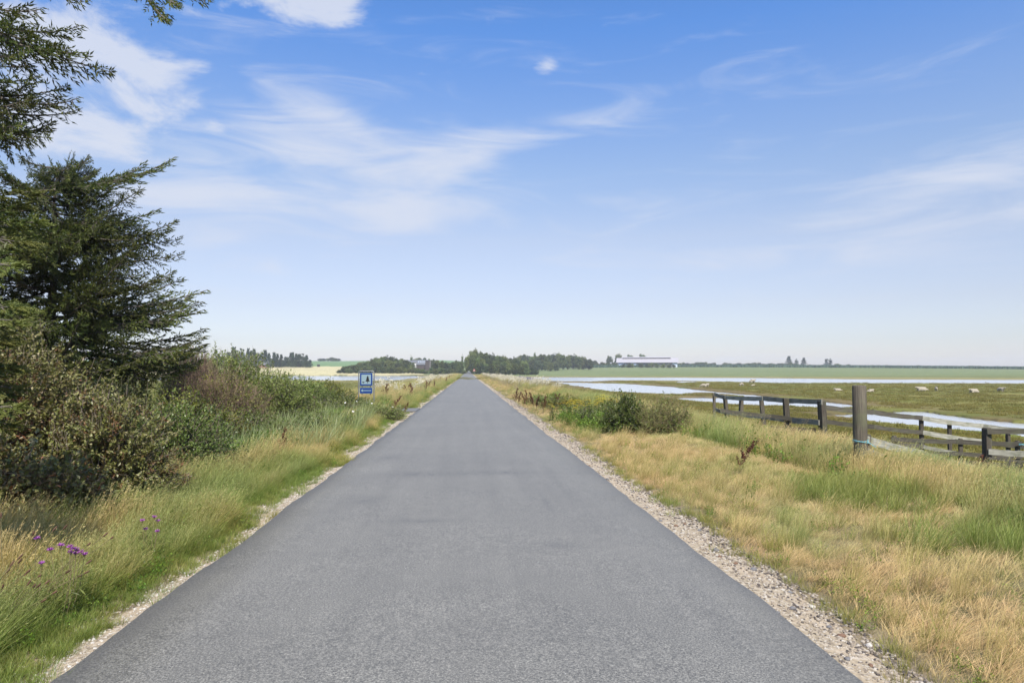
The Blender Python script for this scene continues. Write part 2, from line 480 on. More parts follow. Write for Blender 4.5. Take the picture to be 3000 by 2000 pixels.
def wid(y, s):
    base = 0.47 if s > 0 else 0.40
    return base + (fbm(np.asarray(y) * 0.8 + (5 if s > 0 else 60), np.asarray(y) * 0 + 1, 4) - 0.5) * (0.28 if s > 0 else 0.5)
def land(x, y, carve=True, sd=None):
    x = np.asarray(x, float); y = np.asarray(y, float)
    zr = road_z(y)
    wr = np.interp(y, [0, 12, 20, 40, 80, 320], [4.6, 3.9, 3.9, 4.0, 3.5, 3])
    wl = np.interp(y, [0, 12, 22, 34, 60, 320], [12, 12, 9, 5, 4, 3])
    a = np.where(x > 0, x - 2.1 - wr, -x - 2.1 - wl)
    run = np.where(x > 0, np.interp(y, [0, 25, 60], [10, 10, 7]), np.interp(y, [0, 25, 60], [12, 9, 7]))
    t = sstep(a / run)
    side = np.abs(x) - 2.1
    z = zr * (1 - t) + MARSH * t - 0.02
    z = z + (-0.08 + 0.05 * sstep(side / 1.1)) * (1 - t)
    # small mounds on the verge, hummocks on the marsh
    z = z + (fbm(x * 0.7 + 3, y * 0.7) - 0.5) * 0.16 * sstep((side - 1.2) / 1.5) * (1 - t)
    z = z + 0.05 * np.exp(-((x - 5.0) / 0.9) ** 2) * sstep((20 - y) / 8)
    z = z + (fbm(x * 0.12, y * 0.25 + 9) - 0.5) * 0.12 * t
    d = np.hypot(x, y)
    f = sstep((d - 285) / 50)
    corr = np.exp(-(x / 9) ** 2) * sstep((500 - y) / 60) * (y > 0)
    zf = far_z(x, y)
    z2 = zf * (1 - corr) + (road_z(y) - 0.05) * corr
    z = z * (1 - f) + z2 * f
    if carve:
        if sd is None:
            sd = water_sd(x, y)
        wob = (fbm(x * 0.35 + 40, y * 0.35) - 0.5) * (1.0 + 0.008 * d)
        s2 = (sd + wob) / (0.32 + 0.002 * d)
        z = z + (-2.75 - z) * sstep(s2 * 0.5 + 0.5)
    # keep the ground clear below the carriageway
    return z
def ground_at(x, y):
    return float(land(np.array([x]), np.array([y]), False)[0])

# ---- ground mesh
rad = np.geomspace(1.2, 1450, 430)
azi = np.concatenate([np.linspace(-180, -60, 26)[:-1], np.linspace(-60, -44, 24)[:-1], np.linspace(-44, 48, 660)[:-1],
                      np.linspace(48, 64, 24)[:-1], np.linspace(64, 180, 26)[:-1]])
RR, AA = np.meshgrid(rad, np.radians(azi), indexing='ij')
GX, GY = RR * np.sin(AA), RR * np.cos(AA)
SD = water_sd(GX, GY)
GZ = land(GX, GY, True, SD)
nr, na = GX.shape
V = np.stack([GX, GY, GZ], -1).reshape(-1, 3)
i = np.arange(nr - 1)[:, None] * na; j = np.arange(na)[None]; j2 = (j + 1) % na
F = np.stack([i + j, i + j2, i + j2 + na, i + j + na], -1).reshape(-1, 4)
V = np.concatenate([V, [[0, 0, -0.2]]]); cidx = len(V) - 1
F3 = np.stack([np.full(na, cidx), np.arange(na)[::1], (np.arange(na) + 1) % na], -1)[:, [0, 2, 1]]
# colours of the ground itself, by what grows there
pxg, pyg = proj(GX, np.maximum(GY, 0.5), GZ)
pxg = np.where(GY > 0.5, pxg, -9999)
side = np.abs(GX) - 2.1
n1 = fbm(GX * 0.8, GY * 0.8); n2 = fbm(GX * 0.11 + 50, GY * 0.11); n3 = fbm(GX * 0.02 + 9, GY * 0.03 + 2); n4 = fbm(GX * 0.05, GY * 0.35 + 7)
def c3(c): return np.array(c)[None, None, :]
def mx(a, b, t): return a + (b - a) * np.clip(t, 0, 1)[..., None]
col = mx(c3((0.12, 0.105, 0.05)) + 0 * GX[..., None], c3((0.27, 0.22, 0.12)), (n1 - 0.3) * 2)
col = mx(col, c3((0.25, 0.20, 0.135)), sstep((0.75 - side) / 0.3) * (GY < 330))
mar = sstep((-1.2 - GZ) / 0.5)
mc = mx(c3((0.10, 0.11, 0.028)), c3((0.17, 0.155, 0.05)), (n4 - 0.35) * 3)
mc = mx(mc, c3((0.13, 0.15, 0.03)), sstep((n2 - 0.60) * 6) * 0.6)
mc = mx(mc, c3((0.30, 0.25, 0.12)), sstep((GY - 150) / 60) * 0.45)
edge = sstep((SD + 7 + 0.02 * RR) / 6) * (GX > 0) * (GX < 45) * (GY > 45)
mc = mx(mc, c3((0.135, 0.10, 0.05)), edge * sstep((n2 - 0.25) * 4) * 0.85)
col = mx(col, mc, mar)
# shore beyond the water and the fields behind it
f = sstep((RR - 288) / 20)
fc = mx(c3((0.115, 0.145, 0.06)), c3((0.15, 0.175, 0.08)), n3)
fc = mx(fc, c3((0.13, 0.14, 0.055)), sstep((1104 - pyg + (n3 - 0.5) * 4 < 3) * 1.0) * (pxg > 1600))
stub = ((pxg < 1240) & (pyg > 1072.5 - (pxg - 800) * 0.004) & (pyg < 1097)) * 1.0
fc = mx(fc, mx(c3((0.36, 0.315, 0.18)), c3((0.46, 0.41, 0.25)), fbm(GX * 0.01, GY * 0.08)), stub)
hill = ((pyg <= 1073) & (pxg < 1420)) * 1.0
fc = mx(fc, c3((0.12, 0.19, 0.085)), hill)
fc = mx(fc, c3((0.16, 0.14, 0.07)), ((pyg >= 1097) & (pxg < 1420)) * 0.7)
col = mx(col, fc, f)
mud = sstep((-2.02 - GZ) / 0.12) * (RR < 330)
col = mx(col, c3((0.04, 0.033, 0.027)), mud)
shore = sstep((SD + 14) / 10) * (RR > 190) * (GZ > -2.05) * (RR < 320)
col = mx(col, c3((0.17, 0.14, 0.085)), shore * 0.5)

mb = MB(); mb.add(V, F); mb.F.append(F3); mb.M.append(np.zeros(len(F3), int))
M_ground, nt, out = mat('ground_soil_and_turf')
at = nn(nt, 'ShaderNodeAttribute', attribute_name='soil')
tc = nt.nodes.new('ShaderNodeTexCoord')
g1 = mth(nt, 'ADD', mth(nt, 'MULTIPLY', noise(nt, tc.outputs['Object'], 3.0, 8, 0.7), 0.5), mth(nt, 'MULTIPLY', noise(nt, tc.outputs['Object'], 38.0, 5, 0.75), 0.5))
g2 = noise(nt, tc.outputs['Object'], 0.25, 6, 0.65)
cc = mixc(nt, 1.0, at.outputs['Color'], ramp(nt, g1, [(0.33, (0.42, 0.42, 0.40)), (0.66, (1.5, 1.5, 1.5))]), 'MULTIPLY')
cc = mixc(nt, 1.0, cc, ramp(nt, g2, [(0.3, (0.75, 0.78, 0.75)), (0.7, (1.22, 1.2, 1.15))]), 'MULTIPLY')
p = nn(nt, 'ShaderNodeBsdfPrincipled', inp={'Roughness': 0.95, 'Specular IOR Level': 0.08})
nt.links.new(cc, p.inputs['Base Color'])
b = nn(nt, 'ShaderNodeBump', inp={'Strength': 0.8, 'Distance': 0.06})
nt.links.new(g1, b.inputs['Height']); nt.links.new(b.outputs[0], p.inputs['Normal'])
nt.links.new(p.outputs[0], out.inputs[0])
me = mb.mesh('ground', M_ground, True)
ca = me.color_attributes.new('soil', 'FLOAT_COLOR', 'POINT')
cv = np.concatenate([np.concatenate([col.reshape(-1, 3), np.ones((nr * na, 1))], 1), [[0.1, 0.1, 0.1, 1]]])
ca.data.foreach_set('color', cv.astype(np.float32).ravel())
tag(put('ground', me), 'dry verges, salt marsh and far fields', 'ground', kind='structure')

# ---- water
M_water, nt, out = mat('still_water')
tc = nt.nodes.new('ShaderNodeTexCoord')
mp = nn(nt, 'ShaderNodeMapping', inp={'Scale': (1.0, 2.2, 1)})
nt.links.new(tc.outputs['Object'], mp.inputs[0])
wn = noise(nt, mp.outputs[0], 5.0, 5, 0.6)
p = nn(nt, 'ShaderNodeBsdfPrincipled', inp={'Base Color': (0.36, 0.37, 0.385, 1), 'Roughness': 0.16, 'IOR': 1.45, 'Specular IOR Level': 0.5})
b = nn(nt, 'ShaderNodeBump', inp={'Strength': 0.12, 'Distance': 0.03})
nt.links.new(wn, b.inputs['Height']); nt.links.new(b.outputs[0], p.inputs['Normal'])
nt.links.new(p.outputs[0], out.inputs[0])
mb = MB()
for P in W_POLYS:
    x0, y0 = P.min(0) - 30; x1, y1 = P.max(0) + 30
xs = [p_ for P in W_POLYS for p_ in P]
allp = np.array(xs)
x0, y0 = allp.min(0) - 25; x1, y1 = allp.max(0) + 20
mb.add([[x0, 18, WATER], [x1, 18, WATER], [x1, 346, WATER], [x0, 346, WATER]], [[0, 1, 2, 3]])
tag(put('water', mb.mesh('water', M_water)), 'pale still water of the tidal creek', 'water', kind='structure')

# ---- road
M_road, nt, out = mat('asphalt')
tc = nt.nodes.new('ShaderNodeTexCoord')
o = tc.outputs['Object']
fine = mth(nt, 'ADD', mth(nt, 'MULTIPLY', noise(nt, o, 75, 3, 0.75), 0.6), mth(nt, 'MULTIPLY', noise(nt, o, 160, 2, 0.7), 0.4))
mid = noise(nt, o, 7, 5, 0.6)
big = noise(nt, o, 0.45, 5, 0.6, 0.4)
mp = nn(nt, 'ShaderNodeMapping', inp={'Scale': (0.22, 1.5, 1)})
nt.links.new(o, mp.inputs[0])
bands = noise(nt, mp.outputs[0], 0.9, 5, 0.6, 0.5)
mp2 = nn(nt, 'ShaderNodeMapping', inp={'Scale': (3.0, 0.12, 1)})
nt.links.new(o, mp2.inputs[0])
streak = noise(nt, mp2.outputs[0], 1.2, 4, 0.6)
vor = nn(nt, 'ShaderNodeTexVoronoi', inp={'Scale': 70.0})
nt.links.new(o, vor.inputs['Vector'])
c = ramp(nt, fine, [(0.34, (0.024, 0.0225, 0.019)), (0.5, (0.128, 0.121, 0.102)), (0.66, (0.31, 0.293, 0.25))])
c = mixc(nt, 1.0, c, ramp(nt, mid, [(0.3, (0.93, 0.93, 0.93)), (0.7, (1.07, 1.07, 1.07))]), 'MULTIPLY')
c = mixc(nt, 1.0, c, ramp(nt, big, [(0.3, (0.92, 0.92, 0.925)), (0.7, (1.08, 1.08, 1.075))]), 'MULTIPLY')
c = mixc(nt, 1.0, c, ramp(nt, bands, [(0.22, (0.90, 0.90, 0.905)), (0.40, (1, 1, 1)), (0.8, (1.03, 1.03, 1.03))]), 'MULTIPLY')
c = mixc(nt, 1.0, c, ramp(nt, streak, [(0.3, (0.92, 0.92, 0.92)), (0.7, (1.07, 1.07, 1.07))]), 'MULTIPLY')
sx = nt.nodes.new('ShaderNodeSeparateXYZ'); nt.links.new(o, sx.inputs[0])
ed = mth(nt, 'ADD', mth(nt, 'ABSOLUTE', sx.outputs[0]), mth(nt, 'MULTIPLY', mid, 0.2))
c = mixc(nt, ramp(nt, ed, [(0.0, (0, 0, 0)), (1.0, (0, 0, 0))]), c, c)
edr = nn(nt, 'ShaderNodeMapRange', interpolation_type='SMOOTHSTEP', inp={1: 2.02, 2: 2.22, 3: 0.0, 4: 0.42})
nt.links.new(ed, edr.inputs[0])
c = mixc(nt, edr.outputs[0], c, (0.075, 0.07, 0.066))
# worn dark patches where the photograph has them
pat = None
for (px, py, rx, ry) in ((1060, 1462, 0.30, 0.35), (1225, 1526, 0.42, 0.10), (1630, 1602, 0.28, 0.14), (1250, 1385, 0.9, 0.30), (1480, 1380, 0.5, 0.25), (1140, 1335, 0.25, 0.4), (1300, 1168, 0.9, 0.5), (1600, 1470, 0.05, 0.8)):
    g_ = on_plane(px, py, -0.03)
    dx = mth(nt, 'MULTIPLY', mth(nt, 'SUBTRACT', sx.outputs[0], g_.x), 1 / rx)
    dy = mth(nt, 'MULTIPLY', mth(nt, 'SUBTRACT', sx.outputs[1], g_.y), 1 / ry)
    e_ = mth(nt, 'EXPONENT', mth(nt, 'MULTIPLY', mth(nt, 'ADD', mth(nt, 'MULTIPLY', dx, dx), mth(nt, 'MULTIPLY', dy, dy)), -1.0))
    pat = e_ if pat is None else mth(nt, 'ADD', pat, e_)
pm = mth(nt, 'MULTIPLY', pat, mth(nt, 'MULTIPLY_ADD', mid, 3.2, -1.15, True))
c = mixc(nt, mth(nt, 'MULTIPLY', pm, 0.62), c, (0.05, 0.048, 0.045))
chips = ramp(nt, vor.outputs['Color'], [(0.965, (0, 0, 0)), (0.97, (1, 1, 1))])
chm = mth(nt, 'MULTIPLY', chips, mth(nt, 'LESS_THAN', vor.outputs['Distance'], 0.32))
c = mixc(nt, mth(nt, 'MULTIPLY', chm, 0.7), c, (0.6, 0.6, 0.58))
p = nn(nt, 'ShaderNodeBsdfPrincipled', inp={'Roughness': 0.58, 'Specular IOR Level': 0.75})
nt.links.new(c, p.inputs['Base Color'])
b = nn(nt, 'ShaderNodeBump', inp={'Strength': 0.55, 'Distance': 0.004})
nt.links.new(fine, b.inputs['Height']); nt.links.new(b.outputs[0], p.inputs['Normal'])
nt.links.new(p.outputs[0], out.inputs[0])
ys = np.concatenate([np.arange(-8, 40, 0.12), np.geomspace(40, 500, 260)])
XL = -2.14 + (fbm(ys * 1.1, ys * 0 + 3, 5) - 0.5) * 0.11
XR = 2.05 + (fbm(ys * 1.0, ys * 0 + 8, 5) - 0.5) * 0.11
bend = -((np.maximum(ys - 370, 0)) / 30) ** 2 * 0.9
XL, XR = XL + bend, XR + bend
zz = road_z(ys)
fr = np.linspace(0, 1, 9)
X = XL[:, None] + (XR - XL)[:, None] * fr
Z = zz[:, None] + 0.02 * (1 - (2 * fr - 1) ** 2)[None] + 0 * X
Y = ys[:, None] + 0 * X
top = np.stack([X, Y, Z], -1)
low = lambda k, s_: np.stack([X[:, k] + s_ * 0.03, ys, zz - 0.14], -1)[:, None]
G = np.concatenate([low(0, -1), top, low(-1, 1)], 1)
n0, n1_ = G.shape[:2]
i = np.arange(n0 - 1)[:, None] * n1_; j = np.arange(n1_ - 1)[None]
F = np.stack([i + j, i + j + 1, i + j + 1 + n1_, i + j + n1_], -1).reshape(-1, 4)
tag(put('road', MB().add(G, F).mesh('road', M_road, True)), 'straight grey asphalt road running to the far wood', 'road', kind='structure')
# side path of the same asphalt on the left
px_ = []
yy0, yy1 = 28.6, 31.2
n = 10
fr = np.linspace(0, 1, n)
A = np.stack([-2.16 - 2.2 * fr, yy0 + 1.0 * fr ** 0.8, np.full(n, 0)], 1)
B = np.stack([-2.16 - 2.2 * fr, yy1 - 0.2 * fr, np.full(n, 0)], 1)
G = np.stack([A, (A + B) / 2, B], 1)
G[..., 2] = road_z(G[..., 1]) - 0.012 - 0.03 * (fr[:, None])
G = np.concatenate([G, G[:, ::-1] - np.array([0, 0, 0.12])], 1); G = np.concatenate([G, G[:, :1]], 1)
i = np.arange(n - 1)[:, None] * 7; j = np.arange(6)[None]
F = np.stack([i + j, i + j + 7, i + j + 8, i + j + 1], -1).reshape(-1, 4)
tag(put('path', MB().add(G, F).mesh('path', M_road)), 'short asphalt path leaving the road by the sign', 'path', kind='structure')

# ---- gravel shoulders
M_grav, nt, out = mat('gravel_bed')
tc = nt.nodes.new('ShaderNodeTexCoord')
vor = nn(nt, 'ShaderNodeTexVoronoi', inp={'Scale': 42.0})
nt.links.new(tc.outputs['Object'], vor.inputs['Vector'])
g = noise(nt, tc.outputs['Object'], 2.2, 6, 0.65)
c = ramp(nt, vor.outputs['Color'], [(0.1, (0.14, 0.115, 0.085)), (0.45, (0.28, 0.228, 0.155)), (0.8, (0.37, 0.315, 0.24)), (0.97, (0.46, 0.44, 0.39))])
c = mixc(nt, ramp(nt, g, [(0.45, (0, 0, 0)), (0.65, (0.8, 0.8, 0.8))]), c, (0.37, 0.295, 0.21))
p = nn(nt, 'ShaderNodeBsdfPrincipled', inp={'Roughness': 0.9, 'Specular IOR Level': 0.15})
nt.links.new(c, p.inputs['Base Color'])
b = nn(nt, 'ShaderNodeBump', inp={'Strength': 0.7, 'Distance': 0.01})
nt.links.new(vor.outputs['Distance'], b.inputs['Height']); nt.links.new(b.outputs[0], p.inputs['Normal'])
nt.links.new(p.outputs[0], out.inputs[0])
def gravel_z(x, y, fr):
    zo = land(np.sign(x) * (2.0 + wid(y, 1) * (x > 0) + wid(y, -1) * (x < 0) + 0.1), y, False) - 0.012
    return (road_z(y) - 0.02) * (1 - fr) + zo * fr + (fbm(x * 3, y * 3) - 0.5) * 0.035 * np.minimum(1, fr * 4)
ys = np.concatenate([np.arange(-6, 40, 0.15), np.geomspace(40, 330, 160)])
for s_, nm in ((1, 'gravel_shoulder'), (-1, 'gravel_shoulder')):
    w = wid(ys, s_)
    fr = np.linspace(0, 1, 5)
    X = s_ * (2.0 + (w[:, None] + 0.1) * fr)
    Z = gravel_z(X, ys[:, None] + 0 * X, fr[None])
    G = np.stack([X, ys[:, None] + 0 * X, Z], -1)
    i = np.arange(len(ys) - 1)[:, None] * 5; j = np.arange(4)[None]
    F = np.stack([i + j, i + j + 1, i + j + 6, i + j + 5], -1).reshape(-1, 4)
    if s_ < 0: F = F[:, ::-1]
    tag(put(nm, MB().add(G, F).mesh(nm, M_grav, True)), ('broad sandy gravel strip along the right road edge' if s_ > 0 else 'narrow pale gravel strip along the left road edge'), 'gravel', kind='structure')
def shoulder_z(x, y):
    s_ = np.sign(x); w = wid(y, 1) * (s_ > 0) + wid(y, -1) * (s_ < 0)
    fr = np.clip((np.abs(x) - 2.0) / (w + 0.1), 0, 1)
    return np.maximum(gravel_z(x, y, fr), land(x, y, False))
# ------------------------------------------------------------------ far trees: a few kinds, each crown of many small leaf faces
def crown_mesh(name, seed, mt, clumps=26, per=95, lump=0.5, flat=1.0, leaf=0.075, lean=0.0, open_=0.0):
    """unit tree: height 1, width 1, base at 0"""
    r = np.random.default_rng(seed)
    mb = MB()
    for k in range(clumps):
        th = r.random() * 2 * np.pi
        zc = r.random() ** 0.8
        rad = 0.42 * math.sqrt(max(0.05, 1 - (zc * 1.05 - 0.35) ** 2 * 1.6)) * (0.55 + 0.45 * r.random())
        c = np.array([math.cos(th) * rad + lean * (zc - .5), math.sin(th) * rad, 0.14 + 0.72 * zc])
        cr = (0.10 + 0.11 * r.random()) * (1 + lump * (r.random() - 0.5))
        n = int(per * (1 - open_ * r.random()))
        d = r.normal(size=(n, 3)); d /= np.linalg.norm(d, axis=1, keepdims=True)
        d[:, 2] = np.where(r.random(n) < 0.5, np.abs(d[:, 2]), d[:, 2])
        P = c + d * cr * (0.65 + 0.5 * r.random((n, 1))) * np.array([1, 1, 0.75 * flat])
        D = r.normal(size=(n, 3)) * 0.8; D[:, 2] -= 0.2
        N = d + r.normal(size=(n, 3)) * 0.45
        D = D - N * (np.sum(D * N, 1) / np.sum(N * N, 1))[:, None]
        mb.leaves(P, D, N, leaf * (0.6 + 0.8 * r.random(n)), leaf * (0.5 + 0.5 * r.random(n)), np.clip(0.25 + 0.5 * r.random(n) + 0.25 * (r.random() - 0.5), 0, 1))
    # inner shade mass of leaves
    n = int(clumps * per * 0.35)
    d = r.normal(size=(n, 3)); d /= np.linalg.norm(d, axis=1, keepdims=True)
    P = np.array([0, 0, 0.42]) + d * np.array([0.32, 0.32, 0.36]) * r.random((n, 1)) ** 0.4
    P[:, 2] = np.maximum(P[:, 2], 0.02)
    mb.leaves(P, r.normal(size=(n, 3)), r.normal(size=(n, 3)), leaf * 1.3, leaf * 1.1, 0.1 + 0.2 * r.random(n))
    return mb.mesh(name, mt)
def trunk_mesh(name, seed, h=0.5, r0=0.035, limbs=7):
    r = np.random.default_rng(seed)
    mb = MB()
    p = np.array([0, 0, -0.05]); path = [p]
    for k in range(4):
        p = p + np.array([r.normal() * 0.02, r.normal() * 0.02, (h + 0.05) / 4]); path.append(p)
    for k in range(4):
        mb.sticks(path[k], path[k + 1], r0 * (1 - k * 0.18), r0 * (1 - (k + 1) * 0.18), 6)
    for k in range(limbs):
        a = path[2 + k % 3]; th = r.random() * 6.28
        b = a + np.array([math.cos(th) * 0.25, math.sin(th) * 0.25, 0.15 + 0.2 * r.random()])
        mb.sticks(a, b, r0 * 0.45, r0 * 0.12, 4)
    return mb.mesh(name, M_bark)
def conifer_mesh(name, seed, n=2800, ragged=0.5, w=0.5, gap=0.0):
    """unit conifer: height 1, spread 1, whorls of drooping boughs with gaps between them"""
    r = np.random.default_rng(seed)
    mb = MB()
    tiers = 11
    for t in range(tiers):
        z = 0.12 + 0.86 * (t / tiers) ** 0.9
        if r.random() < gap: continue
        reach = w * (1.02 - z) ** 0.75 * (0.75 + 0.5 * r.random() * ragged)
        for b in range(6 + int(3 * r.random())):
            th = r.random() * 6.28
            L = reach * (0.6 + 0.5 * r.random())
            m = int(n / tiers / 7)
            u = r.random(m) ** 0.7
            P = np.stack([np.cos(th) * L * u, np.sin(th) * L * u, z - 0.10 * L * u * 2 + 0.06 * u * u + r.normal(size=m) * 0.012], 1)
            P[:, :2] += r.normal(size=(m, 2)) * 0.035 * (1.1 - u[:, None])
            D = r.normal(size=(m, 3)) + np.array([np.cos(th), np.sin(th), -0.4]) * 1.2
            mb.leaves(P, D, r.normal(size=(m, 3)) + [0, 0, 1.5], 0.06, 0.03, np.clip(0.2 + u * 0.6 + r.normal(size=m) * .1, 0, 1))
    return mb.mesh(name, M_farcon)

T_b = [crown_mesh('crown', 10 + k, (M_farbroad, M_farbroad2, M_farbroad3)[k % 3], 26 + k, 90, leaf=0.07, lean=0.05 * (k % 5 - 2)) for k in range(7)]
T_loose = [crown_mesh('crown', 30 + k, M_farbroad, 15, 60, 0.8, leaf=0.07, open_=0.7) for k in range(2)]
T_hedge = [crown_mesh('crown', 40 + k, (M_farbroad, M_farbroad3, M_farbroad2)[k], 16, 60, 0.6, 1.3, leaf=0.11) for k in range(3)]
T_con = [conifer_mesh('crown', 50 + k, ragged=0.5 + 0.3 * k, w=0.42, gap=0.06 * k) for k in range(4)]
T_trunk = [trunk_mesh('trunk', 60 + k) for k in range(3)]
T_ctrunk = trunk_mesh('trunk', 70, 0.97, 0.016, 0)

def far_tree(name, cat, label, group, crown, trunk, px, py_top, d, wpx, sink=0.0, zbase=None):
    a = ray(px, 1078); k = d / math.hypot(a.x, a.y)
    x, y = a.x * k, a.y * k
    zb = ground_at(x, y) if zbase is None else zbase
    t = ray(px, py_top)
    ztop = EYE + t.z / math.hypot(t.x, t.y) * d
    h = max(ztop - zb, 1.2) * 1.03
    w = wpx * d / 2000 / 0.92
    rz = random.random() * 6.28
    o = thing(name, label, cat, (x, y, zb - 0.1 - sink), (0, 0, rz), (w, w, h + 0.1 + sink), group)
    put('crown', crown, o)
    if trunk is not None:
        put('trunk', trunk, o)
    return o

def row(px_list, tops, d, jitter, wpx, kinds, name, cat, label, group, dz=0.0, lo=0):
    for px in px_list:
        top = np.interp(px, [t[0] for t in tops], [t[1] for t in tops]) + lo + random.uniform(-1.2, 2.5)
        far_tree(name, cat, label, group, random.choice(kinds), random.choice(T_trunk), px + random.uniform(-2, 2), top,
                 d + random.uniform(-jitter, jitter), wpx * random.uniform(0.85, 1.25))

topsR = [(1366, 1040), (1375, 1027), (1390, 1025), (1432, 1034), (1470, 1043), (1508, 1049), (1530, 1054), (1552, 1068), (1572, 1081)]
GR = 'trees of the wood on the right of the far road end'
row(range(1381, 1545, 12), topsR, 365, 18, 30, T_b, 'broadleaf_tree', 'tree', 'tall back-row tree of the wood right of the road end', GR)
row(range(1388, 1566, 13), topsR, 345, 6, 27, T_b, 'broadleaf_tree', 'tree', 'lower front-row tree of the wood right of the road end', GR, lo=14)
row(range(1392, 1572, 11), [(1390, 1062), (1500, 1066), (1560, 1078), (1574, 1084)], 330, 3, 22, T_hedge + T_b, 'shrub', 'shrub', 'low shrub fronting the wood right of the road end', 'shrubs along the front of the right-hand wood')
far_tree('broadleaf_tree', 'tree', 'small slender tree standing just left of the road-end wood, against the sky', None, T_loose[0], T_trunk[0], 1354, 1038, 420, 9)
far_tree('broadleaf_tree', 'tree', 'rounded tree at the left corner of the right-hand wood, over the road', None, T_b[1], T_trunk[1], 1370, 1041, 380, 22)
tops2 = [(1505, 1048), (1525, 1037), (1560, 1040), (1590, 1036), (1620, 1035), (1650, 1036), (1680, 1039), (1700, 1042), (1722, 1050), (1738, 1058)]
row(range(1515, 1738, 15), tops2, 520, 20, 27, T_b, 'broadleaf_tree', 'tree', 'rounded tree of the second wood, left of the barn', 'trees of the second wood')
row(list(range(1560, 1628, 13)), [(1560, 1052), (1590, 1055), (1605, 1057), (1628, 1066)], 470, 4, 22, T_b, 'broadleaf_tree', 'tree', 'tree of the flat-topped copse in front of the second wood', 'trees of the copse in front of the second wood')
row(list(range(1664, 1810, 17)), [(1664, 1060), (1690, 1058), (1720, 1064), (1760, 1061), (1810, 1062)], 590, 6, 19, T_hedge, 'hedge_bush', 'bush', 'round bush on the field edge left of the white barn', 'bushes left of the white barn')
for (px, t, w, lb) in ((1786, 1041, 19, 'round dark tree standing alone left of the white barn'), (1810, 1038, 21, 'dark round tree touching the left end of the white barn'),
                       (1846, 1038, 24, 'flat-topped tree rising behind the left half of the barn roof'), (1882, 1036, 26, 'spiky-topped tree rising behind the middle of the barn roof'),
                       (1744, 1055, 14, 'small low tree between the second wood and the lone round tree')):
    far_tree('broadleaf_tree', 'tree', lb, None, random.choice(T_b), T_trunk[1], px, t, 700, w)
far_tree('bare_tree', 'tree', 'thin half-bare tree poking above the second wood', None, T_loose[1], T_trunk[2], 1566, 1030, 540, 10)
for px, t, w in ((1826, 1066, 12), (1843, 1065, 16), (1852, 1064, 12), (1877, 1063, 17), (1897, 1064, 12), (1908, 1061, 16), (1925, 1063, 15), (1943, 1065, 13), (1960, 1066, 13), (1974, 1067, 9)):
    far_tree('hedge_bush', 'bush', 'round dark bush planted in front of the long white barn', 'bushes in front of the white barn', random.choice(T_hedge), None, px, t, 575, w)
# hedgerow to the right of the barn, thinning out towards the right
px = 1990
while px < 3080:
    lowr = px > 2420
    if not (2098 < px < 2112 or 2442 < px < 2450):
        t = (1062 if px < 2150 else 1063.5 if px < 2330 else 1067 if px < 2500 else 1070 + (px - 2500) * 0.009) + random.uniform(-2.5, 2.5)
        far_tree('hedge_bush', 'bush', 'low wind-shaped bush in the far hedgerow right of the barn', 'bushes of the long far hedgerow', random.choice(T_hedge), None, px, t, 800, random.uniform(13, 27) if not lowr else random.uniform(10, 20))
    px += random.uniform(10, 19) if px < 2330 else random.uniform(11, 30)
for px, t, w, k, lb in ((2312, 1043, 18, 1, 'tallest dark conifer in the far hedgerow'), (2334, 1051, 11, 2, 'smallest of the three grouped conifers in the far hedgerow'),
                        (2355, 1048, 16, 1, 'right one of three grouped conifers, leaning over the far hedgerow'), (2422, 1049, 11, 3, 'left of the twin ragged conifers standing close together'),
                        (2433, 1050, 11, 2, 'right of the twin ragged conifers standing close together')):
    far_tree('conifer_tree', 'tree', lb, None, T_con[k], T_ctrunk, px, t, 805, w * 1.7)

# left side: wood with the farmhouse, wood on the hill, conifer belt
topsL = [(990, 1080), (1008, 1072), (1042, 1064), (1074, 1058), (1096, 1047), (1121, 1041), (1149, 1043), (1166, 1050), (1187, 1048), (1204, 1058), (1228, 1066),
         (1248, 1079), (1262, 1066), (1285, 1053), (1298, 1058), (1318, 1062), (1338, 1054), (1351, 1058), (1362, 1074)]
GL = 'trees of the wood left of the far road end'
row([p for p in range(1010, 1206, 12)], topsL, 385, 12, 26, T_b, 'broadleaf_tree', 'tree', 'taller back-row tree of the wood left of the road end', GL, lo=1)
row([p for p in range(1000, 1232, 11)], topsL, 368, 5, 22, T_b, 'broadleaf_tree', 'tree', 'lower middle-row tree of the wood left of the road end', GL, lo=13)
row([p for p in range(998, 1250, 11)], [(990, 1083), (1010, 1076), (1100, 1072), (1200, 1076), (1240, 1084)], 352, 3, 19, T_hedge + T_b, 'shrub', 'shrub', 'low shrub on the shore before the left wood', 'shrubs along the front of the left-hand wood')
row([1238, 1250, 1262], [(1238, 1080), (1262, 1082)], 350, 2, 16, T_hedge, 'shrub', 'shrub', 'low shrub in front of the farmhouse and the pale mast', 'shrubs in front of the farmhouse')
row([p for p in range(1272, 1356, 11)], topsL, 350, 6, 20, T_b, 'broadleaf_tree', 'tree', 'tree of the rounded clump at the left roadside', 'trees of the left roadside clump')
row([p for p in range(1266, 1360, 10)], [(1260, 1076), (1360, 1080)], 335, 3, 17, T_hedge, 'shrub', 'shrub', 'low shrub under the rounded clump at the left roadside', 'shrubs under the left roadside clump')
row([1216, 1230, 1244, 1256, 1268, 1278], [(1210, 1049), (1230, 1047), (1250, 1049), (1280, 1053)], 470, 6, 20, T_b, 'broadleaf_tree', 'tree', 'tree standing behind the farmhouse roof', 'trees behind the farmhouse')
far_tree('bare_tree', 'tree', 'thin half-bare tree above the farmhouse roof', None, T_loose[0], T_trunk[2], 1206, 1041, 430, 12)
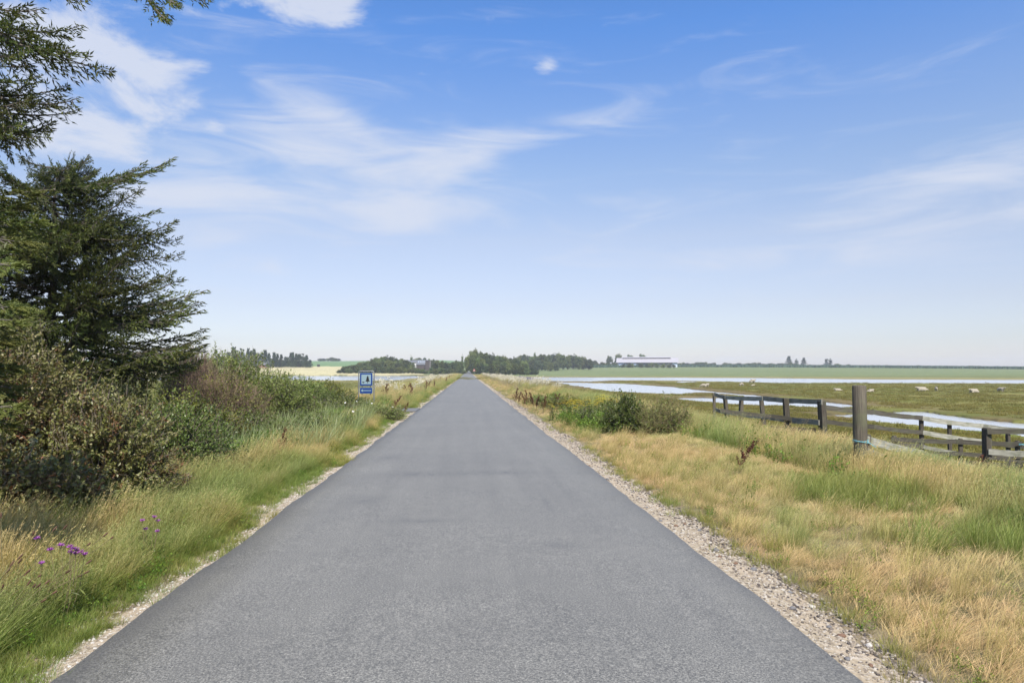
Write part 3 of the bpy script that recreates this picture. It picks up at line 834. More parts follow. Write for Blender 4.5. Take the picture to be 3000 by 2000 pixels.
row([938, 948, 960, 970, 980, 990], [(936, 1047), (950, 1050), (975, 1044), (985, 1047), (995, 1054)], 880, 10, 18, T_b, 'broadleaf_tree', 'tree', 'tree of the small copse on the green hilltop', 'trees of the copse on the green hilltop')
row([p for p in range(600, 905, 11)], [(600, 1050), (660, 1046), (760, 1048), (900, 1056)], 515, 6, 17, T_b, 'broadleaf_tree', 'tree', 'low broadleaf tree at the foot of the conifer belt', 'broadleaf trees in the conifer belt')
cons = [(640, 1035, 16), (652, 1040, 12), (668, 1031, 16), (685, 1016, 22), (694, 1026, 16), (704, 1020, 12), (713, 1023, 10), (727, 1020, 15), (736, 1027, 16), (744, 1022, 16), (753, 1030, 14), (764, 1031, 13),
        (776, 1025, 16), (788, 1034, 14), (802, 1032, 15), (812, 1036, 14), (823, 1038, 15), (838, 1042, 14), (851, 1033, 13), (858, 1032, 13), (868, 1036, 14), (876, 1033, 15), (887, 1036, 16), (897, 1040, 16), (908, 1054, 14)]
for px, t, w in cons:
    far_tree('conifer_tree', 'tree', 'dark ragged conifer of the belt behind the stubble field', 'conifers of the belt behind the stubble field', random.choice(T_con), T_ctrunk, px, t, 500 + random.uniform(-8, 8), w * 2.1)

# ------------------------------------------------------------------ buildings
M_whitesheet = plain_mat('white_roof_sheet', (0.33, 0.31, 0.325), 0.5, var=0.04, scale=0.2)
M_greywall = plain_mat('dark_wall_shade_net', (0.10, 0.10, 0.11), 0.8, var=0.2, scale=0.3)
M_bluewall = plain_mat('pale_blue_panel', (0.42, 0.48, 0.58), 0.6, var=0.05, scale=0.3)
M_brick = plain_mat('red_brick', (0.26, 0.13, 0.10), 0.9, var=0.2, scale=2)
M_slate = plain_mat('grey_roof', (0.11, 0.115, 0.125), 0.6, var=0.1, scale=1)
M_dark = plain_mat('dark_opening', (0.02, 0.02, 0.022), 0.5, var=0.1)
M_white = plain_mat('white_paint', (0.4, 0.4, 0.39), 0.5, var=0.04)
M_glass = plain_mat('roof_glass', (0.3, 0.34, 0.38), 0.12, var=0.05, spec=0.8)
M_darkwood = plain_mat('dark_boards', (0.055, 0.042, 0.038), 0.85, var=0.2)

def gable(mb, x0, x1, y0, y1, zw, zr, over=0.5):
    """roof of two slopes, ridge along x"""
    ym = (y0 + y1) / 2; t = 0.18
    dz = (zr - zw) / (ym - y0) * over
    V = [[x0 - over, y0 - over, zw - dz], [x1 + over, y0 - over, zw - dz], [x1 + over, ym, zr], [x0 - over, ym, zr], [x0 - over, y1 + over, zw - dz], [x1 + over, y1 + over, zw - dz]]
    V += [[a, b, c + t] for a, b, c in V]
    F = [[0, 3, 2, 1], [3, 4, 5, 2], [6, 7, 8, 9], [9, 8, 11, 10], [0, 1, 7, 6], [4, 10, 11, 5], [0, 6, 9, 3], [3, 9, 10, 4], [1, 2, 8, 7], [2, 5, 11, 8]]
    mb.add(V, F)
def wallbox(mb, x0, x1, y0, y1, z0, z1, zr=None):
    mb.box(((x0 + x1) / 2, (y0 + y1) / 2, (z0 + z1) / 2), (x1 - x0, y1 - y0, z1 - z0))
    if zr:
        ym = (y0 + y1) / 2
        for x in (x0 + 0.003, x1 - 0.003):
            mb.add([[x, y0, z1], [x, y1, z1], [x, ym, zr], [x - math.copysign(0.1, x), y0, z1], [x - math.copysign(0.1, x), y1, z1], [x - math.copysign(0.1, x), ym, zr]], [[0, 1, 2, 2], [3, 5, 4, 4]])
def wb(name, mtl, parent, *a, **k):
    mb = MB(); wallbox(mb, *a, **k)
    return put(name, mb.mesh(name, mtl), parent)
# the long barn
D = 610
c = ray(1896, 1078); k = D / math.hypot(c.x, c.y)
bx, by = c.x * k, c.y * k
zb = EYE + (1078 - 1070) * D / 2000
br = thing('barn', 'long low white-roofed cattle barn on the far right field', 'barn', (bx, by, zb), (0, 0, -math.atan2(bx, by)))
wb('wall', M_greywall, br, -25, 25, -9, 9, -2, 2.6)
wb('gable_wall', M_bluewall, br, -25.4, -25.003, -9, 9, -2, 2.6, 6.0)
wb('gable_wall', M_bluewall, br, 25.003, 25.4, -9, 9, -2, 2.6, 6.0)
mb = MB(); gable(mb, -25.2, 25.2, -9, 9, 2.7, 6.2, 1.2); put('roof', mb.mesh('roof', M_whitesheet), br)
mb = MB(); gable(mb, -21, 20, -2.2, 2.2, 6.55, 7.2, 0.4); put('ridge_vent', mb.mesh('ridge_vent', M_whitesheet), br)
wb('ridge_opening', M_dark, br, -20.7, 19.7, -1.9, 1.9, 5.7, 6.5)
wb('end_panel', M_bluewall, br, -25, -19.5, -9.15, -9.003, -2, 2.55)
wb('end_panel', M_bluewall, br, -13.5, -9.2, -9.15, -9.003, -2, 2.55)
wb('end_panel', M_bluewall, br, 21.4, 25, -9.15, -9.003, -2, 2.55)
for q in range(9):
    wb('post', M_bluewall, br, -18.6 + q * 4.6, -18.35 + q * 4.6, -9.3, -9.16, -2, 2.55)
sh = thing('shed', 'small pale blue annex at the left end of the white barn', 'shed', br.location + Vector((-30, -2, 0)), br.rotation_euler)
wb('wall', M_bluewall, sh, -3.4, 1.5, -3, 3, -2, 1.7)
mb = MB(); gable(mb, -3.4, 1.5, -3, 3, 1.72, 2.3, 0.2); put('roof', mb.mesh('roof', M_whitesheet), sh)
# cottage in front of the conifer belt
def at_dir(px, d, py):
    c = ray(px, 1078); k = d / math.hypot(c.x, c.y)
    return (c.x * k, c.y * k, EYE + (1078 - py) * d / 2000), (0, 0, -math.atan2(c.x, c.y))
l, r_ = at_dir(772, 500, 1074)
ho = thing('cottage', 'red brick cottage with a grey roof in front of the conifers', 'house', l, r_)
wb('wall', M_brick, ho, -4, 4, -3, 3, -1.5, 1.5, 4.4)
mb = MB(); gable(mb, -3.7, 3.7, -3, 3, 1.52, 4.6, 0.3); put('roof', mb.mesh('roof', M_slate), ho)
wb('window', M_dark, ho, -2.5, -1.5, -3.06, -3.002, 0.2, 1.1); wb('window', M_dark, ho, 0.8, 1.8, -3.06, -3.002, 0.2, 1.1)
wb('chimney', M_brick, ho, -0.3, 0.3, -0.3, 0.3, 4.3, 5.2)
# farmhouse half hidden in the left wood
l, r_ = at_dir(1238, 400, 1076)
fh = thing('farmhouse', 'grey-roofed farmhouse with skylights half hidden in the left wood', 'house', l, r_)
wb('wall', M_darkwood, fh, -3.6, 3.6, -4, 4, -1.5, 1.6, 4.0)
mb = MB(); gable(mb, -3.4, 3.4, -4, 4, 1.62, 4.2, 0.3); put('roof', mb.mesh('roof', M_slate), fh)
for q in range(4):
    mb = MB(); sl = math.atan2(2.58, 4)
    mb.box((-2.2 + q * 1.2, -1.9, 1.62 + 2.58 * (2.1 / 4) + 0.24), (0.55, 1.5, 0.06), Matrix.Rotation(sl, 3, 'X'))
    put('skylight', mb.mesh('skylight', M_glass), fh)
l, r_ = at_dir(1254, 392, 1079)
dk = thing('silo', 'dark brown boarded tower block beside the farmhouse', 'silo', l, r_)
wb('wall', M_darkwood, dk, -1.6, 1.8, -1.6, 1.6, -1.5, 4.2)
wb('roof', M_darkwood, dk, -1.8, 2.0, -1.8, 1.8, 4.203, 4.45)
l, r_ = at_dir(1200, 430, 1074)
wh = thing('white_house', 'long white farm building glimpsed through the left wood', 'house', l, r_)
wb('wall', M_white, wh, -9, 6, -3, 3, -1.5, 2.6, 3.9)
mb = MB(); gable(mb, -9, 6, -3, 3, 2.62, 4.0, 0.3); put('roof', mb.mesh('roof', M_slate), wh)
l, r_ = at_dir(933, 520, 1072)
tr = thing('field_shelter', 'small dark field shelter between stubble field and green hill', 'shelter', l, r_)
wb('wall', M_dark, tr, -1.0, 1.0, -0.8, 0.8, -0.8, 1.0); wb('roof', M_greywall, tr, -1.2, 1.2, -1.0, 1.0, 1.003, 1.1)
# mast and warning sign at the road end
l, r_ = at_dir(1260, 347, 1083)
ms = thing('mast', 'slim pale mast standing in front of the farmhouse', 'mast', l)
ht = (1083 - 1051) * 347 / 2000
mb = MB(); mb.sticks([0, 0, -1], [0, 0, ht], 0.10, 0.07, 8); put('pole', mb.mesh('pole', M_white), ms)
mb = MB(); mb.box((0, 0, ht + 0.05), (0.5, 0.16, 0.1)); put('lamp_head', mb.mesh('lamp_head', M_white), ms)
M_red = plain_mat('red_paint', (0.45, 0.03, 0.02), 0.5, var=0.05)
M_galv = plain_mat('galvanised_steel', (0.20, 0.205, 0.21), 0.5, 0.5, 0.12, 6, spec=0.5)
y = 322; X = 2.75; zg = float(road_z(y))
ws = thing('warning_sign', 'small red and white triangular warning sign at the far road end', 'sign', (X, y, zg - 0.1))
mb = MB(); mb.sticks([0, 0, -0.3], [0, 0, 2.6], 0.04, 0.04, 8); put('post', mb.mesh('post', M_galv), ws)
def tri(s, y0, y1, zc):
    q = [[-s / 2, zc - s * 0.29], [s / 2, zc - s * 0.29], [0, zc + s * 0.58]]
    return [[a, y0, b] for a, b in q] + [[a, y1, b] for a, b in q], [[0, 1, 2, 2], [3, 5, 4, 4], [0, 3, 4, 1], [1, 4, 5, 2], [2, 5, 3, 0]]
mb = MB(); mb.add(*tri(1.25, -0.06, -0.03, 2.05)); put('red_border', mb.mesh('red_border', M_red), ws)
mb = MB(); mb.add(*tri(0.8, -0.075, -0.062, 2.05)); put('white_panel', mb.mesh('white_panel', M_white), ws)

# belt of tall crop between the green field and the hedgerow
M_crop = foliage_mat('tall_crop', [(0.03, 0.06, 0.042), (0.06, 0.105, 0.072), (0.10, 0.155, 0.105)], 0.2, 0.7, 0.15, 0.0)
mb = MB()
n = 26000
pxs = 1630 + (3300 - 1630) * rng.random(n)
dd = np.interp(pxs, [1630, 2100, 3300], [545, 640, 700]) + rng.random(n) ** 1.5 * 70
a = np.arctan2(pxs - 1500, 2000) + YAW
x = np.sin(a) * dd; y = np.cos(a) * dd
z = land(x, y, False)
hh = 2.0 + 0.5 * rng.random(n)
P = np.stack([x, y, z - 0.2], 1)
Dv = np.stack([rng.normal(size=n) * 0.25, rng.normal(size=n) * 0.25, np.ones(n)], 1)
mb.leaves(P, Dv, rng.normal(size=(n, 3)) * [1, 1, 0.1] + [0, -1, 0], hh, 1.3, rng.random(n))
tag(put('crop', mb.mesh('crop', M_crop)), 'belt of tall blue-green crop below the far hedgerow', 'crop', kind='stuff')

# ------------------------------------------------------------------ boulders of the small groyne, and stakes in the water
M_rock = plain_mat('wet_rock', (0.11, 0.10, 0.105), 0.8, var=0.4, scale=3, bump=0.5)
def rock_mesh(name, seed, mtl):
    r = np.random.default_rng(seed)
    import bmesh
    bm = bmesh.new(); bmesh.ops.create_icosphere(bm, subdivisions=2, radius=1)
    sc = np.array([1, 0.75, 0.55]) * (0.85 + 0.3 * r.random(3))
    off = r.random(3) * 50
    for v in bm.verts:
        k = 0.8 + 0.45 * float(vnoise(v.co.x * 1.6 + off[0], v.co.y * 1.6 + v.co.z * 1.3 + off[1]))
        v.co = Vector((v.co.x * sc[0], v.co.y * sc[1], v.co.z * sc[2])) * k
    V = np.array([v.co[:] for v in bm.verts]); F = np.array([[v.index for v in f.verts] for f in bm.faces]); bm.free()
    return MB().add(V, F).mesh(name, mtl, True)
RK = [rock_mesh('rock', 80 + k, M_rock) for k in range(3)]
for k in range(30):
    px = random.uniform(1516, 1566); yl = 1104.5 + (px - 1516) * 0.13 + random.uniform(0, 3.5)
    p_ = on_plane(px, yl, -2.0)
    s_ = random.uniform(0.4, 0.95)
    tag(put('rock', RK[k % 3], None, (p_.x, p_.y, -2.0 + random.uniform(0, .35)), (0, 0, random.random() * 6), (s_, s_, s_)), 'dark wet boulder of the small rock heap by the water', 'rock', 'boulders of the rock heap at the water')
mb = MB(); mb.sticks([0, 0, -0.8], [0.03, 0, 0.9], 0.05, 0.045, 6, 0.5)
ST = mb.mesh('stake', M_bark)
for px, py, hgt in ((1140, 1116, 1.2), (1201, 1108, 1.0), (1220, 1106.5, 1.0), (1245, 1106.5, 1.0), (1269, 1105.5, 0.7), (1088, 1115, 0.6)):
    p_ = on_plane(px, py, WATER)
    tag(put('stake', ST, None, p_, (0, 0, 0), (1, 1, hgt)), 'thin wooden stake standing in the water left of the road', 'stake', 'stakes in the left water')

# ------------------------------------------------------------------ sheep
M_wool = plain_mat('wool', (0.30, 0.265, 0.205), 0.95, var=0.12, scale=6, bump=0.8, spec=0.1)
M_face = plain_mat('sheep_face', (0.50, 0.46, 0.40), 0.9, var=0.1)
def skin_mesh(name, verts, edges, radii, mtl, sub=1):
    me = bpy.data.meshes.new('tmp'); me.from_pydata(verts, edges, [])
    o = bpy.data.objects.new('tmp', me); COL.objects.link(o)
    o.modifiers.new('s', 'SKIN'); ss = o.modifiers.new('u', 'SUBSURF'); ss.levels = sub; ss.render_levels = sub
    for v, r in zip(me.skin_vertices[0].data, radii): v.radius = r if isinstance(r, tuple) else (r, r)
    me.skin_vertices[0].data[0].use_root = True
    dg = bpy.context.evaluated_depsgraph_get()
    m2 = bpy.data.meshes.new_from_object(o.evaluated_get(dg)); m2.name = name
    m2.materials.clear(); m2.materials.append(mtl)
    for p_ in m2.polygons: p_.use_smooth = True
    bpy.data.objects.remove(o); bpy.data.meshes.remove(me)
    return m2
def sheep_meshes(lying, graze):
    h = 0.28 if lying else 0.62
    v = [(0, 0, h), (0.38, 0, h + 0.02), (-0.38, 0, h)]; e = [(0, 1), (0, 2)]; r = [(0.27, 0.26), (0.24, 0.23), (0.25, 0.24)]
    v += [(0.58, 0, h + (0.12 if not graze else -0.08)), (0.74, 0, h + (0.2 if not graze else -0.30)), (0.90, 0.0, h + (0.13 if not graze else -0.46))]
    e += [(1, 3), (3, 4), (4, 5)]; r += [(0.13, 0.14), (0.095, 0.095), (0.05, 0.05)]
    v += [(-0.6, 0, h - 0.05), (-0.66, 0, h - 0.22)]; e += [(2, 6), (6, 7)]; r += [(0.07, 0.07), (0.03, 0.03)]
    for s in (-1, 1):
        for x, p in ((0.36, 1), (-0.38, 2)):
            i = len(v)
            if lying:
                v += [(x + 0.1, s * 0.22, 0.12), (x + 0.32, s * 0.26, 0.06)]; r += [(0.08, 0.08), (0.04, 0.04)]; e += [(p, i), (i, i + 1)]
            else:
                hx = x - (0.05 if x < 0 else 0)
                v += [(x, s * 0.15, 0.38), (hx, s * 0.15, 0.2), (hx + 0.03, s * 0.15, 0.01)]; r += [(0.10, 0.10), (0.045, 0.045), (0.035, 0.035)]
                e += [(p, i), (i, i + 1), (i + 1, i + 2)]
    return skin_mesh('sheep_body', v, e, r, M_wool)
mb = MB()
for s in (-1, 1):
    mb.leaves(np.array([[0.72, s * 0.07, 0]]), np.array([[-0.1, s * 1.0, 0.15]]), np.array([[0, 0, 1.]]), 0.14, 0.07)
EAR = mb.mesh('ears', M_face)
SH = [sheep_meshes(False, True), sheep_meshes(True, False), sheep_meshes(False, False)]
EZ = [0.62 - 0.27, 0.28 + 0.22, 0.62 + 0.22]
for px, py, kind, rot, sc, lb in (
        (2062, 1136, 0, 2.8, 1.0, 'pale sheep grazing left of the wooden fence, in front of a second one'), (2070, 1134.5, 2, 0.4, 1.0, 'pale sheep standing just behind the leftmost grazing sheep'),
        (2172, 1131, 0, 0.3, 0.9, 'small cream sheep grazing on the marsh above the left fence run'), (2204, 1123.5, 2, 0.2, 1.35, 'grey-brown sheep standing at the edge of the far water'),
        (2205, 1131, 1, 0.1, 0.8, 'tiny white sheep lying below the grey-brown one'), (2457, 1146, 1, 2.9, 1.0, 'brown-tinged sheep lying just left of the thick round post'),
        (2549, 1148.5, 1, 0.2, 1.0, 'cream sheep lying just right of the thick round post'), (2704, 1146, 1, 3.0, 1.5, 'large cream sheep lying stretched out on the right marsh'),
        (2743, 1145.5, 0, 1.0, 1.0, 'cream sheep grazing right behind the large lying one'), (2856, 1151, 1, 3.3, 1.35, 'cream sheep lying alone between the grazing pair and the far right one'),
        (2932, 1150, 2, -1.4, 1.05, 'round pale sheep standing end-on, rightmost of the flock')):
    p_ = on_plane(px, py, -1.85); zg = ground_at(p_.x, p_.y); p_ = on_plane(px, py, zg)
    o = thing('sheep', lb, 'sheep', (p_.x, p_.y, zg), (0, 0, rot), sc * 0.88, 'sheep on the marsh')
    put('body', SH[kind], o); put('ears', EAR, o, (0, 0, EZ[kind]))

# ------------------------------------------------------------------ the blue sign
sz = lambda py: EYE - (py - 1078) * 31.5 / 2000
SX = lambda px: (px - 1372) * 31.5 / 2000
xL, xR = SX(1055.5), SX(1100.5)
zT = sz(1087)
gz = ground_at((xL + xR) / 2, 31.5)
M_blue = plain_mat('sign_blue', (0.003, 0.032, 0.16), 0.4, var=0.08, scale=2, spec=0.5)
M_signw = plain_mat('sign_pale', (0.20, 0.275, 0.30), 0.45, var=0.04, scale=2)
M_black = plain_mat('sign_black', (0.012, 0.012, 0.014), 0.5, var=0.1)
sg = thing('road_sign', 'blue picnic-area sign with tree, bench and left arrow in a grey tube frame', 'sign', ((xL + xR) / 2, 31.5, gz), (0, 0, R(-6)))
hw = (xR - xL) / 2; H = zT - gz; rc = 0.11; r = 0.024
pts = [(-hw, -0.3), (-hw, H - rc)] + [(-hw + rc - rc * math.cos(t), H - rc + rc * math.sin(t)) for t in np.linspace(0.25, math.pi / 2, 6)]
pts += [(-a, b) for a, b in pts[::-1]]
mb = MB()
for a, b in zip(pts[:-1], pts[1:]):
    mb.sticks([a[0], 0, a[1]], [b[0], 0, b[1]], r, r, 12)
put('frame', mb.mesh('frame', M_galv, True), sg)
def plate(name, pts2, y0, y1, mtl, parent=sg):
    n = len(pts2)
    V = [[a, y0, b] for a, b in pts2] + [[a, y1, b] for a, b in pts2]
    me = bpy.data.meshes.new(name)
    me.from_pydata(V, [], [list(range(n)), list(range(2 * n - 1, n - 1, -1))] + [[i, i + n, (i + 1) % n + n, (i + 1) % n] for i in range(n)])
    me.materials.append(mtl)
    return put(name, me, parent)
def rrect(x0, x1, z0, z1, r):
    o = []
    for cx, cz, a0 in ((x1 - r, z1 - r, 0), (x0 + r, z1 - r, 90), (x0 + r, z0 + r, 180), (x1 - r, z0 + r, 270)):
        o += [(cx + r * math.cos(R(a0 + t)), cz + r * math.sin(R(a0 + t))) for t in (0, 30, 60, 90)]
    return o
pw = SX(1096.3) - SX(1059)
x0, x1 = -pw / 2, pw / 2
zz = lambda py: sz(py) - gz
z1, z0 = zz(1091.6), zz(1129.2)
panel = plate('panel', rrect(x0, x1, z0, z1, 0.03), -0.045, -0.028, M_signw)
plate('blue_border', rrect(x0 + .012, x1 - .012, z0 + .012, z1 - .012, 0.024), -0.049, -0.0455, M_blue)
plate('pale_field', rrect(x0 + 0.075, x1 - 0.075, z0 + 0.075, z1 - 0.075, 0.012), -0.053, -0.0495, M_signw)
fx = lambda u: x0 + 0.075 + u * (pw - 0.15); fz = lambda v: z1 - 0.075 - v * ((z1 - z0) - 0.15)
tree2 = [(0.66, 0.11), (0.79, 0.335), (0.735, 0.325), (0.83, 0.52), (0.77, 0.505), (0.895, 0.735), (0.69, 0.715), (0.69, 0.90), (0.63, 0.90), (0.63, 0.715),
         (0.42, 0.735), (0.55, 0.505), (0.495, 0.52), (0.585, 0.325), (0.53, 0.335)]
plate('tree_symbol', [(fx(a), fz(b)) for a, b in tree2[::-1]], -0.057, -0.0535, M_black)
plate('bench_symbol', [(fx(a), fz(b)) for a, b in [(0.08, 0.755), (0.34, 0.755), (0.34, 0.80), (0.245, 0.83), (0.245, 0.90), (0.175, 0.90), (0.175, 0.83), (0.08, 0.80)][::-1]], -0.057, -0.0535, M_black)
z3, z2 = zz(1134), zz(1151.5)
plate('arrow_panel', rrect(x0, x1, z2, z3, 0.025), -0.045, -0.028, M_signw)
plate('blue_field', rrect(x0 + .012, x1 - .012, z2 + .012, z3 - .012, 0.02), -0.049, -0.0455, M_blue)
ax = lambda u: x0 + u * pw; azz = lambda v: z3 - v * (z3 - z2)
plate('arrow_symbol', [(ax(a), azz(b)) for a, b in [(0.08, 0.50), (0.27, 0.24), (0.24, 0.43), (0.91, 0.43), (0.91, 0.57), (0.24, 0.57), (0.27, 0.76)]], -0.053, -0.0495, M_signw)
for q, zq in enumerate((zz(1089.5), zz(1131.5), zz(1153))):
    for s in (-1, 1):
        mb = MB(); mb.box((s * 0.19, -0.026, zq), (0.03, 0.02, 0.075)); put('bracket', mb.mesh('bracket', M_dark), sg)
mb = MB(); mb.sticks([-hw, 0, zz(1131.5)], [hw, 0, zz(1131.5)], 0.012, 0.012, 8); put('crossbar', mb.mesh('crossbar', M_galv), sg)
for s in (-1, 1):
    mb = MB(); mb.box((s * (hw - 0.035), -0.02, zz(1110)), (0.06, 0.03, 0.02)); put('clamp', mb.mesh('clamp', M_dark), sg)

# ------------------------------------------------------------------ wooden fences
M_wood = wood_mat('weathered_board', [(0.13, 0.125, 0.10), (0.27, 0.262, 0.215), (0.42, 0.41, 0.345)])
M_wooddk = wood_mat('dark_weathered_board', [(0.035, 0.031, 0.024), (0.075, 0.067, 0.052), (0.135, 0.123, 0.097)])
M_post = wood_mat('post_wood', [(0.04, 0.033, 0.025), (0.082, 0.07, 0.053), (0.155, 0.135, 0.10)], 0.8)
def board(parent, A, B, h, mtl=M_wood, th=0.028, name='rail'):
    """a board whose top edge runs from A to B"""
    A, B = Vector(A), Vector(B)
    d = (B - A); L = d.length; d.normalize()
    n = Vector((d.y, -d.x, 0)).normalized()
    up = n.cross(d) if n.cross(d).z > 0 else d.cross(n)
    m = 10; mb = MB(); V = []; ph0 = random.uniform(0, 3)
    for k in range(m + 1):
        u = k / m
        w1, w2 = random.uniform(-.007, .006), random.uniform(-.010, .008)
        for (a, b) in ((0, w1), (1, w1), (1, -h + w2), (0, -h + w2)):
            V.append([(u - 0.5) * L, (a - 0.5) * th + math.sin(u * 3 + ph0) * 0.014, b - 0.018 * math.sin(u * 3.14) ])
    F = []
    for k in range(m):
        for q in range(4):
            F.append([k * 4 + q, k * 4 + (q + 1) % 4, k * 4 + 4 + (q + 1) % 4, k * 4 + 4 + q])
    F += [[3, 2, 1, 0], [m * 4, m * 4 + 1, m * 4 + 2, m * 4 + 3]]
    mb.add(V, F)
    o = put(name, mb.mesh(name, mtl), parent)
    rot = Matrix((d, -n, up)).transposed()
    if rot.determinant() < 0: rot = Matrix((d, n, up)).transposed()
    c = (A + B) / 2
    pl = parent.matrix_world if False else Matrix.Translation(parent.location)
    o.matrix_local = pl.inverted() @ (Matrix.Translation(c) @ rot.to_4x4())
    return o
def sqpost(parent, top, w, mtl=M_post, name='post', tilt=0.0, base=None):
    top = Vector(top)
    zb = (ground_at(top.x, top.y) if base is None else base) - 0.35
    L = top.z - zb
    mb = MB()
    V = []
    for k, u in enumerate((0, 0.35, 0.7, 0.985, 1)):
        ww = w / 2 * (1 if u < 1 else 0.8)
        j = [random.uniform(-.05, .05) * w for _ in range(8)]
        V += [[-ww + j[0], -ww + j[1], u * L], [ww + j[2], -ww + j[3], u * L], [ww + j[4], ww + j[5], u * L], [-ww + j[6], ww + j[7], u * L]]
    F = [[k * 4 + q, k * 4 + (q + 1) % 4, k * 4 + 4 + (q + 1) % 4, k * 4 + 4 + q] for k in range(4) for q in range(4)] + [[16, 17, 18, 19]]
    V = [[z_, y_, -x_] for x_, y_, z_ in V]  # grain along X
    mb.add(V, F)
    o = put(name, mb.mesh(name, mtl), parent)
    o.rotation_euler = (0, R(-90) + tilt, random.uniform(-0.3, 0.3))
    o.location = Vector((top.x - math.sin(tilt) * L, top.y, zb)) - parent.location
    return o
# A: near run, parallel to the road
y0_ = {2092: 23.5, 2122: 22.4, 2172: 21.0, 2230: 19.6, 2302: 18.2, 2407: 16.9}
tops = {2092: 1150, 2122: 1160, 2172: 1163, 2230: 1161, 2302: 1165, 2407: 1172}
A0 = W(2407, 1172, 16.9)
fa = thing('wooden_fence', 'grey board fence with two long rails along the verge, seen left of the thick post', 'fence', (A0.x, A0.y, ground_at(A0.x, A0.y)))
for p_, wpx, tl in ((2092, 8, 0), (2122, 9, -.10), (2172, 10, .04), (2230, 11, -.10), (2302, 15, -.05), (2407, 18, -.03)):
    d = y0_[p_]
    sqpost(fa, W(p_, tops[p_], d), wpx * d / 2000, tilt=tl)
pv = lambda px, py: W(px, py, float(np.interp(px, [2092, 2122, 2172, 2230, 2302, 2407, 2420], [23.4, 22.3, 20.9, 19.5, 18.1, 16.8, 16.7])))
for (a, b, h) in (((2093, 1149), (2126, 1158), 0.125), ((2126, 1158), (2235, 1161), 0.125), ((2235, 1160.5), (2408, 1169.5), 0.13),
                  ((2095, 1194), (2130, 1202), 0.12), ((2130, 1202), (2232, 1213.5), 0.12), ((2232, 1213.5), (2400, 1230), 0.13)):
    board(fa, pv(*a), pv(*b), h)
board(fa, W(2258, 1246, 18.3), W(2390, 1253, 17.2), 0.13, M_wooddk)
# B: run going down the bank to the marsh
A0 = W(2415, 1184, 17.6)
fb = thing('wooden_fence', 'board fence stepping down the bank to the marsh, behind the thick round post', 'fence', (A0.x, A0.y, ground_at(A0.x, A0.y)))
bd = lambda px, py: W(px, py, float(np.interp(px, [2100, 2420, 2700, 3000, 3150], [19.0, 17.6, 17.8, 17.8, 17.8])))
board(fb, bd(2408, 1184), bd(2558, 1200), 0.125, M_wooddk); board(fb, bd(2556, 1199), bd(2702, 1217), 0.125, M_wooddk)
board(fb, bd(2698, 1217), bd(2880, 1241), 0.125); board(fb, bd(2880, 1241), bd(3040, 1257), 0.125)
board(fb, bd(2418, 1228), bd(2560, 1243), 0.115, M_wooddk); board(fb, bd(2558, 1243), bd(2704, 1260), 0.115, M_wooddk)
board(fb, bd(2700, 1259), bd(2885, 1287), 0.115); board(fb, bd(2885, 1287), bd(3040, 1306), 0.115, M_wooddk)
board(fb, bd(2422, 1270), bd(2560, 1284), 0.11, M_wooddk); board(fb, bd(2560, 1284), bd(2704, 1301), 0.11, M_wooddk)
board(fb, bd(2700, 1301), bd(2800, 1320), 0.10)
board(fb, bd(2110, 1196), bd(2260, 1213), 0.10, M_wooddk); board(fb, bd(2260, 1213), bd(2415, 1229), 0.10, M_wooddk)
for px, py, wd in ((2415, 1172, .12), (2705, 1218, .085), (2788, 1240, .085), (2960, 1262, .085)):
    sqpost(fb, bd(px, py) + Vector((0, 0.09, 0)), wd)
# C: the thick round post
P0 = W(2517, 1128.5, 10.4)
zg = ground_at(P0.x, P0.y)
rp = thing('round_post', 'thick round dark timber post standing tallest in the right verge', 'post', (P0.x, P0.y, zg))
mb = MB(); L = P0.z - zg
prof = [(0.106, -0.4), (0.105, 0.3), (0.103, L * .6), (0.1015, L - 0.012), (0.094, L), (0.0, L + 0.004)]
mb.lathe([(r_, z_) for r_, z_ in prof], 20, jitter=0.008)
mb.V = [v[:, [2, 1, 0]] * np.array([1, 1, -1]) for v in mb.V]
o = put('shaft', mb.mesh('shaft', M_post, True), rp); o.rotation_euler = (0, R(-90), 0)
o.location = (0, 0, 0)
M_rope = plain_mat('turquoise_twine', (0.16, 0.42, 0.48), 0.7, var=0.2)
def twine(parent, c, r, label=None):
    mb = MB()
    for t in range(3):
        th = np.linspace(0, 6.28, 17); zt = t * 0.012 + np.sin(th * 2 + t) * 0.012
        Pp = np.stack([r * np.cos(th), r * np.sin(th), zt], 1)
        mb.sticks(Pp[:-1], Pp[1:], 0.0035, 0.0035, 5)
    mb.sticks([r, 0, 0], [r + 0.12, -0.05, -0.09], 0.006, 0.005, 5)
    o = put('twine', mb.mesh('twine', M_rope), None)
    tag(o, label, 'twine'); o.location = c
    return o
twine(None, (P0.x, P0.y, EYE - (1300 - 1078) * 10.4 / 2000), 0.112, 'turquoise twine tied round the foot of the thick round post')
# D: loose rails of the fallen hurdle
F0 = W(2541, 1276, 10.9)
hd = thing('fallen_hurdle', 'two pale boards of a sagging hurdle running down right from the round post', 'hurdle', (F0.x, F0.y, ground_at(F0.x, F0.y)))
board(hd, W(2538, 1275, 10.6), W(2700, 1318, 11.4), 0.115); board(hd, W(2697, 1317, 11.41), W(2852, 1361, 12.2), 0.115)
board(hd, W(2541, 1311, 10.6), W(2716, 1372, 11.5), 0.10)
sqpost(hd, W(2545, 1272, 10.68), 0.05); sqpost(hd, W(2849, 1352, 12.25), 0.06)
